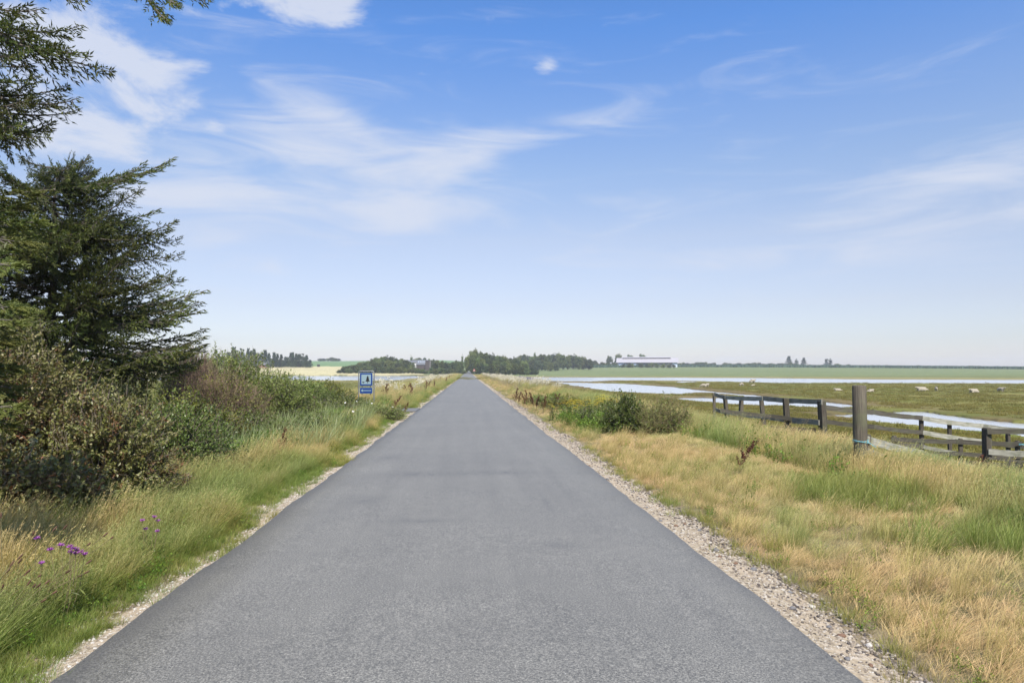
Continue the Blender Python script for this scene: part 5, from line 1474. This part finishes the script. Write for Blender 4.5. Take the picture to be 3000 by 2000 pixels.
def edge_dist(x, y): return np.abs(x) - 2.06 - np.where(x > 0, wid(y, 1), wid(y, -1))
def samp(n, x0, x1, y0, y1, p=1.0):
    y = y0 * (y1 / y0) ** (rng.random(n) ** p) if p != 0 else y0 + (y1 - y0) * rng.random(n)
    x = x0 + (x1 - x0) * rng.random(n)
    return x, y
on_path = lambda x, y: (x < -2.0) & (x > -4.5) & (y > 28.5) & (y < 31.4)
G = {k: [] for k in ('dry', 'short', 'mid', 'weed', 'straw')}
def sow(x, y, zoom):
    a = edge_dist(x, y)
    pn = fbm(x * 0.9 + 7, y * 0.45 + 3, 3); pt = fbm(x * 1.7 + 70, y * 1.1, 3)
    ok = (a > -0.22) & ~on_path(x, y)
    # thin out on the gravel
    ok &= ~((a < 0.02) & (rng.random(len(x)) > np.where(x > 0, 0.05, 0.10 + 0.55 * (pt > 0.55))))
    ok &= ~((a < 0.20) & (a >= 0.02) & (rng.random(len(x)) > 0.55))
    x, y, a, pn, pt = x[ok], y[ok], a[ok], pn[ok], pt[ok]
    r = rng.random(len(x)); right = x > 0
    lush = (np.exp(-((x - 5.0) / 0.8) ** 2 - ((y - 8.8) / 1.1) ** 2) + np.exp(-((x - 4.9) / 0.7) ** 2 - ((y - 6.2) / 0.6) ** 2) + np.exp(-((x + 4.0) / 0.5) ** 2 - ((y - 7.5) / 0.9) ** 2)) > 0.18 + 0.8 * rng.random(len(x))
    low_left = (~right & (y > 10.5) & (y < 33) & (a > 1.3))
    track = right & (np.abs(a - 2.35 + 0.25 * np.sin(y * 0.35)) < 0.40) & (y < 18)
    green = pn + (rng.random(len(x)) - .5) * 0.25
    kind = np.where(a < np.where(right, 0.12, 0.30), 'short', 'mid')
    L_tall = ~right & (a > 0.9 + 1.2 * (0.6 - pn))
    kind = np.where(L_tall & (r < 0.75), 'dry', kind)
    kind = np.where(~right & ~L_tall & (a >= 0.3) & (r < 0.30), 'dry', kind)
    kind = np.where(right & (a > 0.12) & (a < 3.0), np.where(r < 0.80, 'straw', np.where(r < 0.93, 'dry', 'mid')), kind)
    kind = np.where(right & (a >= 3.0), np.where(r < 0.52, 'dry', 'mid'), kind)
    kind = np.where((a > 0.5) & (r > 0.965), 'weed', kind)
    kind = np.where((a < 0.30) & (a > 0.05) & (r > 0.9), 'weed', kind)
    kind = np.where(track, np.where(r < 0.8, 'straw', 'short'), kind)
    kind = np.where(lush, 'mid', kind)
    kind = np.where(low_left & (r > 0.55), 'weed', kind)
    tall = np.where(right, np.interp(a, [0, 0.3, 1.8, 2.8, 3.4, 4.6, 6, 12], [0.35, 0.45, 0.45, 0.5, 0.85, 0.8, 0.6, 0.5]),
                    np.interp(a, [0, 0.3, 0.8, 1.4, 3, 10], [0.35, 0.55, 0.68, 0.82, 0.9, 0.8]))
    s = tall * (0.75 + 0.5 * rng.random(len(x))) * (0.62 + 0.76 * pt) * zoom
    s = np.where(track, 0.55 * s / np.maximum(tall, .1), s)
    s = np.where(kind == 'short', np.maximum(s, 0.45 * zoom), s)
    s = np.where(low_left & (kind != 'weed'), s * 0.62, s)
    s = np.where(lush, s * 1.15, s)
    tint = np.clip(0.5 + (0.5 - green) * 3.0 + np.where(right, np.where(a < 3.0, 0.50, 0.02), np.where(a > 1.0, 0.12, -0.14)), 0, 1)
    tint = np.where(lush, tint * 0.4, tint)
    z = np.where(a < 0.05, shoulder_z(x, y), land(x, y, False))
    for k in G:
        m = kind == k
        G[k].append(np.stack([x[m], y[m], z[m], s[m], tint[m]], 1))
for (n, x0, x1, y0, y1, zm) in ((9500, -8.5, -2.1, 2.0, 13, 1.0), (13500, 2.2, 11.5, 2.0, 13, 1.0),
                                (10000, -13, -2.1, 12.5, 34, 1.18), (11500, 2.2, 17, 12.5, 34, 1.18),
                                (8500, -12, -2.1, 33, 110, 1.35), (8500, 2.2, 12, 33, 110, 1.35), (4500, -8, -2.1, 100, 322, 1.6), (4500, 2.2, 8, 100, 322, 1.6)):
    x, y = samp(n, x0, x1, y0, y1, 0 if y1 < 20 else 1.0)
    if y1 < 20: y = np.sqrt(y0 ** 2 + (y1 ** 2 - y0 ** 2) * rng.random(n) ** 1.25)
    sow(x, y, zm)
for s_, n_ in ((-1, 4200), (1, 900)):
    y = 2.2 * (26 / 2.2) ** rng.random(n_); x = s_ * (2.35 + 0.85 * rng.random(n_))
    sow(x, y, 0.9)
names = {'dry': ('tall_dry_grass', C_dry, 5, 'tall dry seed-headed grass of the verges'), 'short': ('short_grass', C_short, 4, 'short patchy grass along the gravel'),
         'mid': ('green_grass', C_mid, 4, 'mid-height green grass of the verges'), 'weed': ('leafy_weeds', C_weed, 4, 'small leafy weeds between the grasses'),
         'straw': ('straw_grass', C_straw, 4, 'flattened straw-coloured grass of the right verge')}
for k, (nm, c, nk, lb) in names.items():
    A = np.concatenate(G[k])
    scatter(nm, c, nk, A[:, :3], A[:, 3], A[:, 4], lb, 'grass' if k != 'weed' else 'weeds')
# blue-green blades on the left verge
x, y = samp(1500, -7.4, -2.9, 10.5, 26, 1.0)
keep = (fbm(x * 0.8 + 11, y * 0.5, 3) > 0.47) & (x < -2.9 - (y < 13) * 0.8) & (x > -0.36 * y)
x, y = x[keep], y[keep]
scatter('lyme_grass', C_lyme, 4, np.stack([x, y, land(x, y, False)], 1), 0.6 + 0.5 * rng.random(len(x)), 0.5 + 0.4 * rng.random(len(x)), 'blue-green broad-bladed grass standing on the left verge', 'grass')
x, y = samp(4200, -9, -3.4, 11, 45, 1.0)
keep = (fbm(x * 0.6 + 31, y * 0.4, 3) > 0.46) & (x > -0.42 * y)
x2, y2 = samp(160, 3.0, 4.6, 18, 24, 0); x3, y3 = samp(70, 5.2, 7.5, 9, 20, 0)
x = np.concatenate([x[keep], x2, x3]); y = np.concatenate([y[keep], y2, y3])
scatter('herbs', C_weed, 4, np.stack([x, y, land(x, y, False)], 1), 0.9 + 0.7 * rng.random(len(x)), 0.2 + 0.5 * rng.random(len(x)), 'bushy green herbs spreading through the verges', 'herbs')
# whitish seed fluff further up the road
x1, y1 = samp(110, -7.0, -3.6, 42, 200, 1.0); x2, y2 = samp(330, 4.2, 8.5, 60, 230, 1.0)
keep1 = fbm(x1 * 0.5, y1 * 0.15 + 20, 3) > 0.47; keep2 = fbm(x2 * 0.5, y2 * 0.12 + 50, 3) > 0.45
x = np.concatenate([x1[keep1], x2[keep2]]); y = np.concatenate([y1[keep1], y2[keep2]])
scatter('thistle_fluff', C_fluff, 3, np.stack([x, y, land(x, y, False)], 1), 1.0 + 0.5 * rng.random(len(x)), 0.5 + 0 * x, 'whitish seeding thistles lining the road further on', 'thistles')
# marsh turf
n = 26000
rr = 16 * (190 / 16) ** rng.random(n); a = np.radians(rng.uniform(-8, 46, n)); a[:5000] = np.radians(rng.uniform(-30, 0, 5000))
x, y = rr * np.sin(a), rr * np.cos(a)
sdw = water_sd(x, y); z = land(x, y); ok = (z < -0.9) & (z > -2.02) & (sdw < -0.9 - 0.02 * rr)
x, y, z, rr = x[ok], y[ok], z[ok], rr[ok]
tn = fbm(x * 0.12, y * 0.2 + 3, 3)
scatter('marsh_grass', C_marsh, 4, np.stack([x, y, z], 1), (0.8 + 0.6 * rng.random(len(x))) * np.interp(rr, [16, 60, 190], [0.9, 1.2, 1.7]), np.clip(tn * 1.2, 0.45, 0.85), 'low olive turf of the salt marsh', 'grass')

# ------------------------------------------------------------------ gravel
M_stone, nt, out = mat('pebbles')
oi = nt.nodes.new('ShaderNodeObjectInfo')
ia = nn(nt, 'ShaderNodeAttribute', attribute_name='tint', attribute_type='INSTANCER')
c = ramp(nt, ia.outputs['Fac'], [(0, (0.05, 0.043, 0.04)), (0.15, (0.11, 0.09, 0.075)), (0.4, (0.24, 0.20, 0.155)), (0.7, (0.32, 0.28, 0.23)), (1, (0.44, 0.42, 0.38))])
p = nn(nt, 'ShaderNodeBsdfPrincipled', inp={'Roughness': 0.8, 'Specular IOR Level': 0.25})
nt.links.new(c, p.inputs['Base Color']); nt.links.new(p.outputs[0], out.inputs[0])
import bmesh
def pebble(seed):
    r = np.random.default_rng(seed)
    bm = bmesh.new(); bmesh.ops.create_icosphere(bm, subdivisions=1, radius=1)
    V = np.array([v.co[:] for v in bm.verts]) * [1, 0.8, 0.55] * (0.85 + 0.3 * r.random((len(bm.verts), 1)))
    F = np.array([[v.index for v in f.verts] for f in bm.faces]); bm.free()
    return MB().add(V, F).mesh('pebble', M_stone)
C_peb = kind_collection('pebble_kinds', [pebble(300 + k) for k in range(4)])
P_, S_, T_ = [], [], []
for s_, n in ((1, 15000), (-1, 11000)):
    y = 2.2 * (60 / 2.2) ** (rng.random(n) ** 0.85)
    w = wid(y, s_)
    u = rng.random(n)
    x = s_ * (2.10 + (w + 0.05) * u)
    if s_ > 0:  # coarser, darker stones towards the outer edge
        keep = rng.random(n) < 0.35 + 0.65 * u
    else:
        keep = rng.random(n) < 0.85
    x, y, u = x[keep], y[keep], u[keep]
    P_.append(np.stack([x, y, shoulder_z(x, y) + 0.002], 1))
    S_.append((0.0055 + 0.008 * rng.random(len(x)) ** 3 + 0.004 * u * (s_ > 0)) * np.interp(y, [2, 10, 60], [1, 1.5, 2.6]))
    t = rng.random(len(x))
    T_.append(np.clip(np.where(s_ > 0, t * 0.9 - 0.12 * u, 0.3 + t * 0.7), 0, 1))
scatter('gravel', C_peb, 4, np.concatenate(P_), np.concatenate(S_), np.concatenate(T_), 'loose gravel and pebbles along both road edges', 'gravel', tilt=0.3)
# larger single stones in the right shoulder
M_st2 = [plain_mat('grey_stone', (0.13, 0.125, 0.125), 0.75, var=0.3, scale=25), plain_mat('pale_stone', (0.45, 0.41, 0.36), 0.8, var=0.2, scale=25), plain_mat('brown_stone', (0.14, 0.08, 0.05), 0.8, var=0.3, scale=25)]
STN = [rock_mesh('stone', 90 + k, M_st2[k]) for k in range(3)]
for k, (px, py, s_, m_) in enumerate(((1779, 1396, 0.030, 0), (1727, 1355, 0.022, 2), (2097, 1597, 0.034, 0), (2208, 1653, 0.030, 0), (2108, 1617, 0.02, 2), (2155, 1634, 0.022, 2), (2322, 1770, 0.026, 0), (2466, 1838, 0.026, 2),
                                      (2545, 1863, 0.024, 1), (2736, 1985, 0.03, 0), (2482, 1920, 0.02, 0), (2430, 1815, 0.02, 0), (2550, 1927, 0.018, 2), (2380, 1752, 0.022, 1), (1935, 1518, 0.024, 0), (1980, 1530, 0.022, 2),
                                      (2050, 1536, 0.024, 0), (1895, 1477, 0.02, 0), (2005, 1520, 0.018, 2), (2316, 1715, 0.018, 0), (2660, 1995, 0.028, 2), (2280, 1790, 0.016, 0))):
    p_ = on_plane(px, py, -0.05)
    zz_ = float(shoulder_z(np.array([p_.x]), np.array([p_.y]))[0])
    nm = ('dark grey', 'pale', 'brown')[m_]
    tag(put('stone', STN[m_], None, (p_.x, p_.y, zz_ + s_ * 0.25), (0, 0, random.random() * 6), (s_, s_, s_)), nm + ' larger stone lying in the right gravel strip', 'stone', nm + ' stones in the right gravel strip')

# ------------------------------------------------------------------ docks, tansy, knapweed, plantain, roses
def dock_mesh(seed, h=0.85, br=7, lean=0.2):
    r = np.random.default_rng(seed); st, sd = MB(), MB()
    p = np.array([0., 0, -0.05]); N = 6; prev = p
    pts = [p]
    for k in range(N):
        p = p + np.array([lean * h / N * (0.5 + k * 0.2), r.normal() * 0.01, h / N]); pts.append(p)
    pts = np.array(pts)
    st.sticks(pts[:-1], pts[1:], np.linspace(0.007, 0.004, N), np.linspace(0.006, 0.003, N), 5)
    for k in range(br):
        u = 0.35 + 0.6 * k / br; i = int(u * N); a = pts[i]; th = r.random() * 6.28
        L = h * 0.38 * (1.2 - u)
        b = a + np.array([math.cos(th) * L * 0.45 + lean * 0.1, math.sin(th) * L * 0.45, L])
        st.sticks(a, b, 0.003, 0.002, 4)
        n = 70
        P = a + (b - a) * (0.15 + 0.85 * r.random((n, 1))) + r.normal(size=(n, 3)) * 0.012
        sd.leaves(P, r.normal(size=(n, 3)), r.normal(size=(n, 3)), 0.022, 0.018, r.random(n))
    n = 150
    u = 0.45 + 0.55 * r.random(n); P = np.stack([np.interp(u * N, range(N + 1), pts[:, j]) for j in range(3)], 1) + r.normal(size=(n, 3)) * 0.014
    sd.leaves(P, r.normal(size=(n, 3)), r.normal(size=(n, 3)), 0.024, 0.018, r.random(n))
    return st.mesh('stem', M_stalk), sd.mesh('seed_head', M_dock)
DK = [dock_mesh(400, 0.9, 8, 0.1), dock_mesh(401, 0.75, 6, 0.3), dock_mesh(402, 0.8, 9, 0.55)]
def dock(px, py_top, y, k, label, sc=1.0, rz=0.0, group=None):
    x = X_(px, y); zg = ground_at(x, y); top = W(px, py_top, y).z
    s = max(0.5, (top - zg) / 0.92) * 1.0
    o = thing('dock_plant', label, 'plant', (x, y, zg), (0, 0, rz), (s * sc, s * sc, s), group)
    put('stem', DK[k][0], o); put('seed_head', DK[k][1], o)
dock(838, 1242, 12.8, 0, 'dead red-brown dock stalk standing tall in the left verge')
dock(1150, 1145, 27.5, 2, 'curved brown dock stalk just right of the sign, nearer the sign')
dock(1186, 1165, 26.5, 1, 'short brown dock stalk at the side path')
dock(470, 1350, 8.3, 1, 'withered brown-leaved dock in the left verge before the bright green bush', 0.9)
dock(545, 1370, 8.8, 2, 'thin leaning withered dock right of the brown-leaved one', 0.7, 0.5)
for k, (px, t, y) in enumerate(((1508, 1131, 33), (1516, 1134, 33.5), (1541, 1140, 31), (1547, 1136, 31.5), (1566, 1132, 30), (1570, 1148, 29), (1592, 1154, 27), (1627, 1138, 30.5), (1634, 1143, 30))):
    dock(px, t, y, k % 3, 'red-brown dock in the row left of the yellow flowers', 1.2, k, 'red-brown docks left of the yellow flowers')
dock(1765, 1172, 20, 2, 'long leaning dock in front of the yellow flowers', 1.0); dock(1800, 1160, 19, 1, 'dense red dock behind the dark green leafy bush', 1.2); dock(1776, 1178, 20.3, 1, 'short red dock between the leaning one and the dark green bush', 1.0)
dock(2165, 1262, 10.6, 2, 'rust-brown dock lying over in the grass in front of the left fence run', 1.1)
dock(2900, 1300, 12.6, 1, 'rusty dock growing against the square post of the pen', 1.1); dock(2925, 1330, 12.4, 2, 'thin rusty dock just right of the square pen post', 0.9)
for k in range(26):
    y = 38 * (210 / 38) ** (k / 26.0) * random.uniform(0.95, 1.05)
    x = -random.uniform(3.2, 4.6)
    zg = ground_at(x, y); s = random.uniform(0.9, 1.3)
    o = thing('dock_plant', 'brown dock in the line left of the far road', 'plant', (x, y, zg), (0, 0, k), (s * 1.3, s * 1.3, s), 'brown docks lining the left side of the far road')
    put('stem', DK[k % 3][0], o); put('seed_head', DK[k % 3][1], o)
M_yel = foliage_mat('yellow_flower', [(0.40, 0.30, 0.02), (0.52, 0.40, 0.025), (0.60, 0.48, 0.04)], 0.2, 0.6, 0.2, 0.1)
def tansy(seed):
    r = np.random.default_rng(seed); st, lf, fl = MB(), MB(), MB()
    ns = 9; f = r.normal(size=(ns, 3)) * [.06, .06, 0]; t = f + np.stack([r.normal(size=ns) * .10, r.normal(size=ns) * .10, 0.55 + 0.2 * r.random(ns)], 1)
    st.sticks(f, t, 0.004, 0.003, 4)
    n = 320; i = r.integers(0, ns, n); P = f[i] + (t - f)[i] * r.random((n, 1)) * 0.95
    lf.leaves(P, r.normal(size=(n, 3)) + [0, 0, .4], r.normal(size=(n, 3)) + [0, 0, .7], 0.06, 0.018, 0.4 + 0.6 * r.random(n))
    for k in range(ns):
        n = 46; P = t[k] + np.stack([r.normal(size=n) * 0.035, r.normal(size=n) * 0.035, r.normal(size=n) * 0.006], 1)
        fl.leaves(P, r.normal(size=(n, 3)) * [1, 1, 0.1], np.tile([0, 0, 1.], (n, 1)) + r.normal(size=(n, 3)) * .2, 0.018, 0.016, r.random(n))
    return st.mesh('stems', M_stalk), lf.mesh('leaves', M_lush), fl.mesh('flower_heads', M_yel)
TN = [tansy(410 + k) for k in range(3)]
for k, (px, t, y) in enumerate(((1618, 1185, 19.5), (1650, 1176, 20.5), (1668, 1180, 19), (1685, 1174, 19.8), (1700, 1178, 18.4), (1712, 1174, 20), (1728, 1166, 21), (1740, 1176, 18.6), (1752, 1164, 20.5), (1768, 1162, 20.8), (1783, 1162, 20.2), (1800, 1170, 19.6), (1815, 1168, 20), (1695, 1188, 17.6), (1672, 1172, 21.5), (1760, 1172, 19.4))):
    y *= 1.19; x = X_(px, y); zg = ground_at(x, y); s = (W(px, t, y).z - zg) / 0.68
    o = thing('tansy_plant', 'yellow-topped tansy in the flowering patch left of the dark green bush', 'plant', (x, y, zg), (0, 0, k), (s * 1.1, s * 1.1, s), 'yellow tansies on the right verge')
    for nm, m_ in zip(('stems', 'leaves', 'flower_heads'), TN[k % 3]): put(nm, m_, o)
M_purple = foliage_mat('purple_petals', [(0.26, 0.06, 0.28), (0.42, 0.12, 0.46), (0.55, 0.20, 0.58)], 0.3, 0.6, 0.2, 0.1)
def knap(label, heads, y):
    c = W(sum(h[0] for h in heads) / len(heads), 1600, y); x = c.x; zg = ground_at(x, y)
    o = thing('knapweed', label, 'flower', (x, y, zg))
    st = MB(); r = rng
    for (px, py) in heads:
        yy = y + random.uniform(-.05, .05)
        h = W(px, py, yy) - Vector((x, y, zg))
        f = np.array([h.x * 0.35 - 0.05, h.y, 0]); m = f * 0.5 + np.array(h) * 0.5 + [0.02, 0, 0]
        st.sticks([f, m], [m, np.array(h)], [0.003, 0.0022], [0.0022, 0.0018], 5)
        hd = MB(); hv = np.array(h)
        hd.lathe([(0.001, -0.016), (0.008, -0.01), (0.009, -0.002), (0.005, 0.002)], 8, hv, 0.5, 1)
        n = 46; th = r.random(n) * 6.28; e = 0.15 + 0.9 * r.random(n)
        D = np.stack([np.cos(th) * np.cos(e), np.sin(th) * np.cos(e), np.sin(e)], 1)
        hd.leaves(np.tile(hv, (n, 1)), D, r.normal(size=(n, 3)), 0.022 + 0.008 * r.random(n), 0.005, r.random(n))
        put('flower_head', hd.mesh('flower_head', [M_purple, M_stalk]), o)
    n = 40; P = np.stack([r.normal(size=n) * .08, r.normal(size=n) * .08, r.random(n) * 0.3], 1)
    lf = MB(); lf.leaves(P, r.normal(size=(n, 3)) + [0, 0, .4], r.normal(size=(n, 3)), 0.07, 0.01, r.random(n))
    put('stems', st.mesh('stems', M_stalk), o); put('leaves', lf.mesh('leaves', M_green), o)
knap('purple knapweed with a dense cluster of blooms low at the left edge', [(178, 1598), (205, 1602), (215, 1608), (225, 1612), (235, 1618), (248, 1624), (147, 1611), (207, 1618), (222, 1622)], 4.85)
knap('knapweed with one high purple bloom at the left edge', [(108, 1578)], 5.0)
knap('knapweed with a single low magenta bloom beneath the dense cluster', [(121, 1651)], 4.7)
knap('small knapweed with five scattered purple blooms nearer the road', [(417, 1525), (462, 1526), (426, 1550), (461, 1557), (452, 1515)], 6.1)
M_brownspike = plain_mat('brown_spike', (0.10, 0.05, 0.03), 0.85, var=0.35, scale=60)
def plantain(label, heads, base, y, group):
    f = W(base[0], base[1], y); zg = ground_at(f.x, y)
    o = thing('plantain_plant', label, 'plant', (f.x, y, zg), group=group)
    st = MB()
    for px, py in heads:
        h = np.array(W(px, py, y + random.uniform(-.12, .12)) - Vector((f.x, y, zg)))
        b = np.array([random.uniform(-.05, .05), random.uniform(-.05, .05), 0]); m = b * 0.45 + h * 0.55 + [-0.04, 0, 0.03]
        st.sticks([b, m], [m, h], 0.0022, 0.0016, 4)
        d = (h - m); d /= np.linalg.norm(d); L = random.uniform(0.03, 0.055)
        sp = MB(); k = np.linspace(0, 1, 5); rr_ = [0.002, 0.0055, 0.006, 0.005, 0.001]
        P = np.array([h + d * L * t for t in k]); sp.sticks(P[:-1], P[1:], rr_[:-1], rr_[1:], 7)
        put('seed_spike', sp.mesh('seed_spike', M_brownspike, True), o)
    put('stalks', st.mesh('stalks', M_stalk), o)
GP = 'ribwort plantains at the lower left corner'
plantain('plantain with long stalks fanning right and brown seed spikes, rightmost of the lower left corner', [(300, 1572), (255, 1598), (323, 1578), (250, 1652), (245, 1680), (190, 1680), (225, 1690)], (60, 1800), 4.8, None)
plantain('leftmost plantain of the lower left corner, its brown spikes leaning over the edge', [(50, 1640), (52, 1650), (28, 1660), (15, 1680), (70, 1685), (75, 1678), (110, 1690)], (-60, 1800), 4.6, None)
plantain('low plantain with brown spikes in front of the two fanning ones', [(78, 1715), (95, 1720), (105, 1722), (130, 1712), (150, 1740), (118, 1765), (5, 1725)], (20, 1820), 4.5, None)
plantain('tall plantain with few spikes rising behind the purple flowers', [(95, 1568), (153, 1556), (185, 1550), (3, 1518), (140, 1710)], (30, 1780), 5.0, None)
M_petal = foliage_mat('white_petals', [(0.62, 0.60, 0.58), (0.72, 0.70, 0.70)], 0.25, 0.6, 0.2, 0.05)
def bloom_mesh(mt):
    mb = MB(); n = 6; th = np.arange(n) * 6.28 / n
    D = np.stack([np.cos(th), np.sin(th), 0.5 + 0 * th], 1)
    mb.leaves(np.zeros((n, 3)), D, np.tile([0, 0, 1.], (n, 1)), 0.045, 0.045, 0.5)
    return mb.mesh('rose_bloom', mt)
M_pink = foliage_mat('pink_petals', [(0.5, 0.16, 0.32), (0.6, 0.22, 0.4)], 0.25, 0.6, 0.2, 0.05)
RB, RP = bloom_mesh(M_petal), bloom_mesh(M_pink)
for k, (px, py, y, me_) in enumerate(((985, 1181, 25.5, RB), (1044, 1176, 26.5, RB), (1082, 1177, 26.5, RB), (1090, 1182, 26, RB), (1034, 1206, 21, RB), (1048, 1202, 21.5, RB), (1150, 1193, 23, RB), (1012, 1180, 26, RB), (1076, 1180, 25.5, RB),
                                      (812, 1186, 19.5, RP), (920, 1165, 25, RP))):
    p_ = W(px, py, y)
    nm = 'white' if me_ is RB else 'pink'
    tag(put('rose_bloom', me_, None, p_, (random.uniform(.3, .9), 0, random.random() * 6), 1.05), nm + ' wild rose bloom open on the left verge', 'flower', nm + ' rose blooms on the left verge')

# ------------------------------------------------------------------ haze
M_haze, nt, out = mat('haze_air')
pv_ = nn(nt, 'ShaderNodeVolumePrincipled', inp={'Density': 0.0003, 'Color': (0.90, 0.95, 1.0, 1), 'Anisotropy': 0.0})
nt.links.new(pv_.outputs[0], out.inputs['Volume'])
USE_HAZE = True
if USE_HAZE:
    mb = MB(); mb.box((0, 0, 7), (2960, 2960, 32)); o = put('haze', mb.mesh('haze', M_haze))
    tag(o, 'thin pale summer haze over the fields', 'haze', kind='stuff')

# ------------------------------------------------------------------ alike things told apart by their order in the view
_ones = ['', 'first', 'second', 'third', 'fourth', 'fifth', 'sixth', 'seventh', 'eighth', 'ninth', 'tenth', 'eleventh', 'twelfth', 'thirteenth', 'fourteenth',
         'fifteenth', 'sixteenth', 'seventeenth', 'eighteenth', 'nineteenth']
_tens = {2: ('twentieth', 'twenty'), 3: ('thirtieth', 'thirty'), 4: ('fortieth', 'forty'), 5: ('fiftieth', 'fifty'), 6: ('sixtieth', 'sixty'), 7: ('seventieth', 'seventy')}
def ordinal(n):
    if n < 20: return _ones[n]
    a, b = _tens[n // 10]
    return a if n % 10 == 0 else b + '-' + _ones[n % 10]
same = {}
for o in COL.objects:
    if o.parent is None and 'label' in o and 'kind' not in o:
        same.setdefault(o['label'], []).append(o)
for lb, os_ in same.items():
    if len(os_) > 1:
        os_.sort(key=lambda o: math.atan2(o.location.x, o.location.y))
        for k, o in enumerate(os_):
            o['label'] = lb + ', ' + ('leftmost' if k == 0 else 'rightmost' if k == len(os_) - 1 else ordinal(k + 1) + ' from the left')
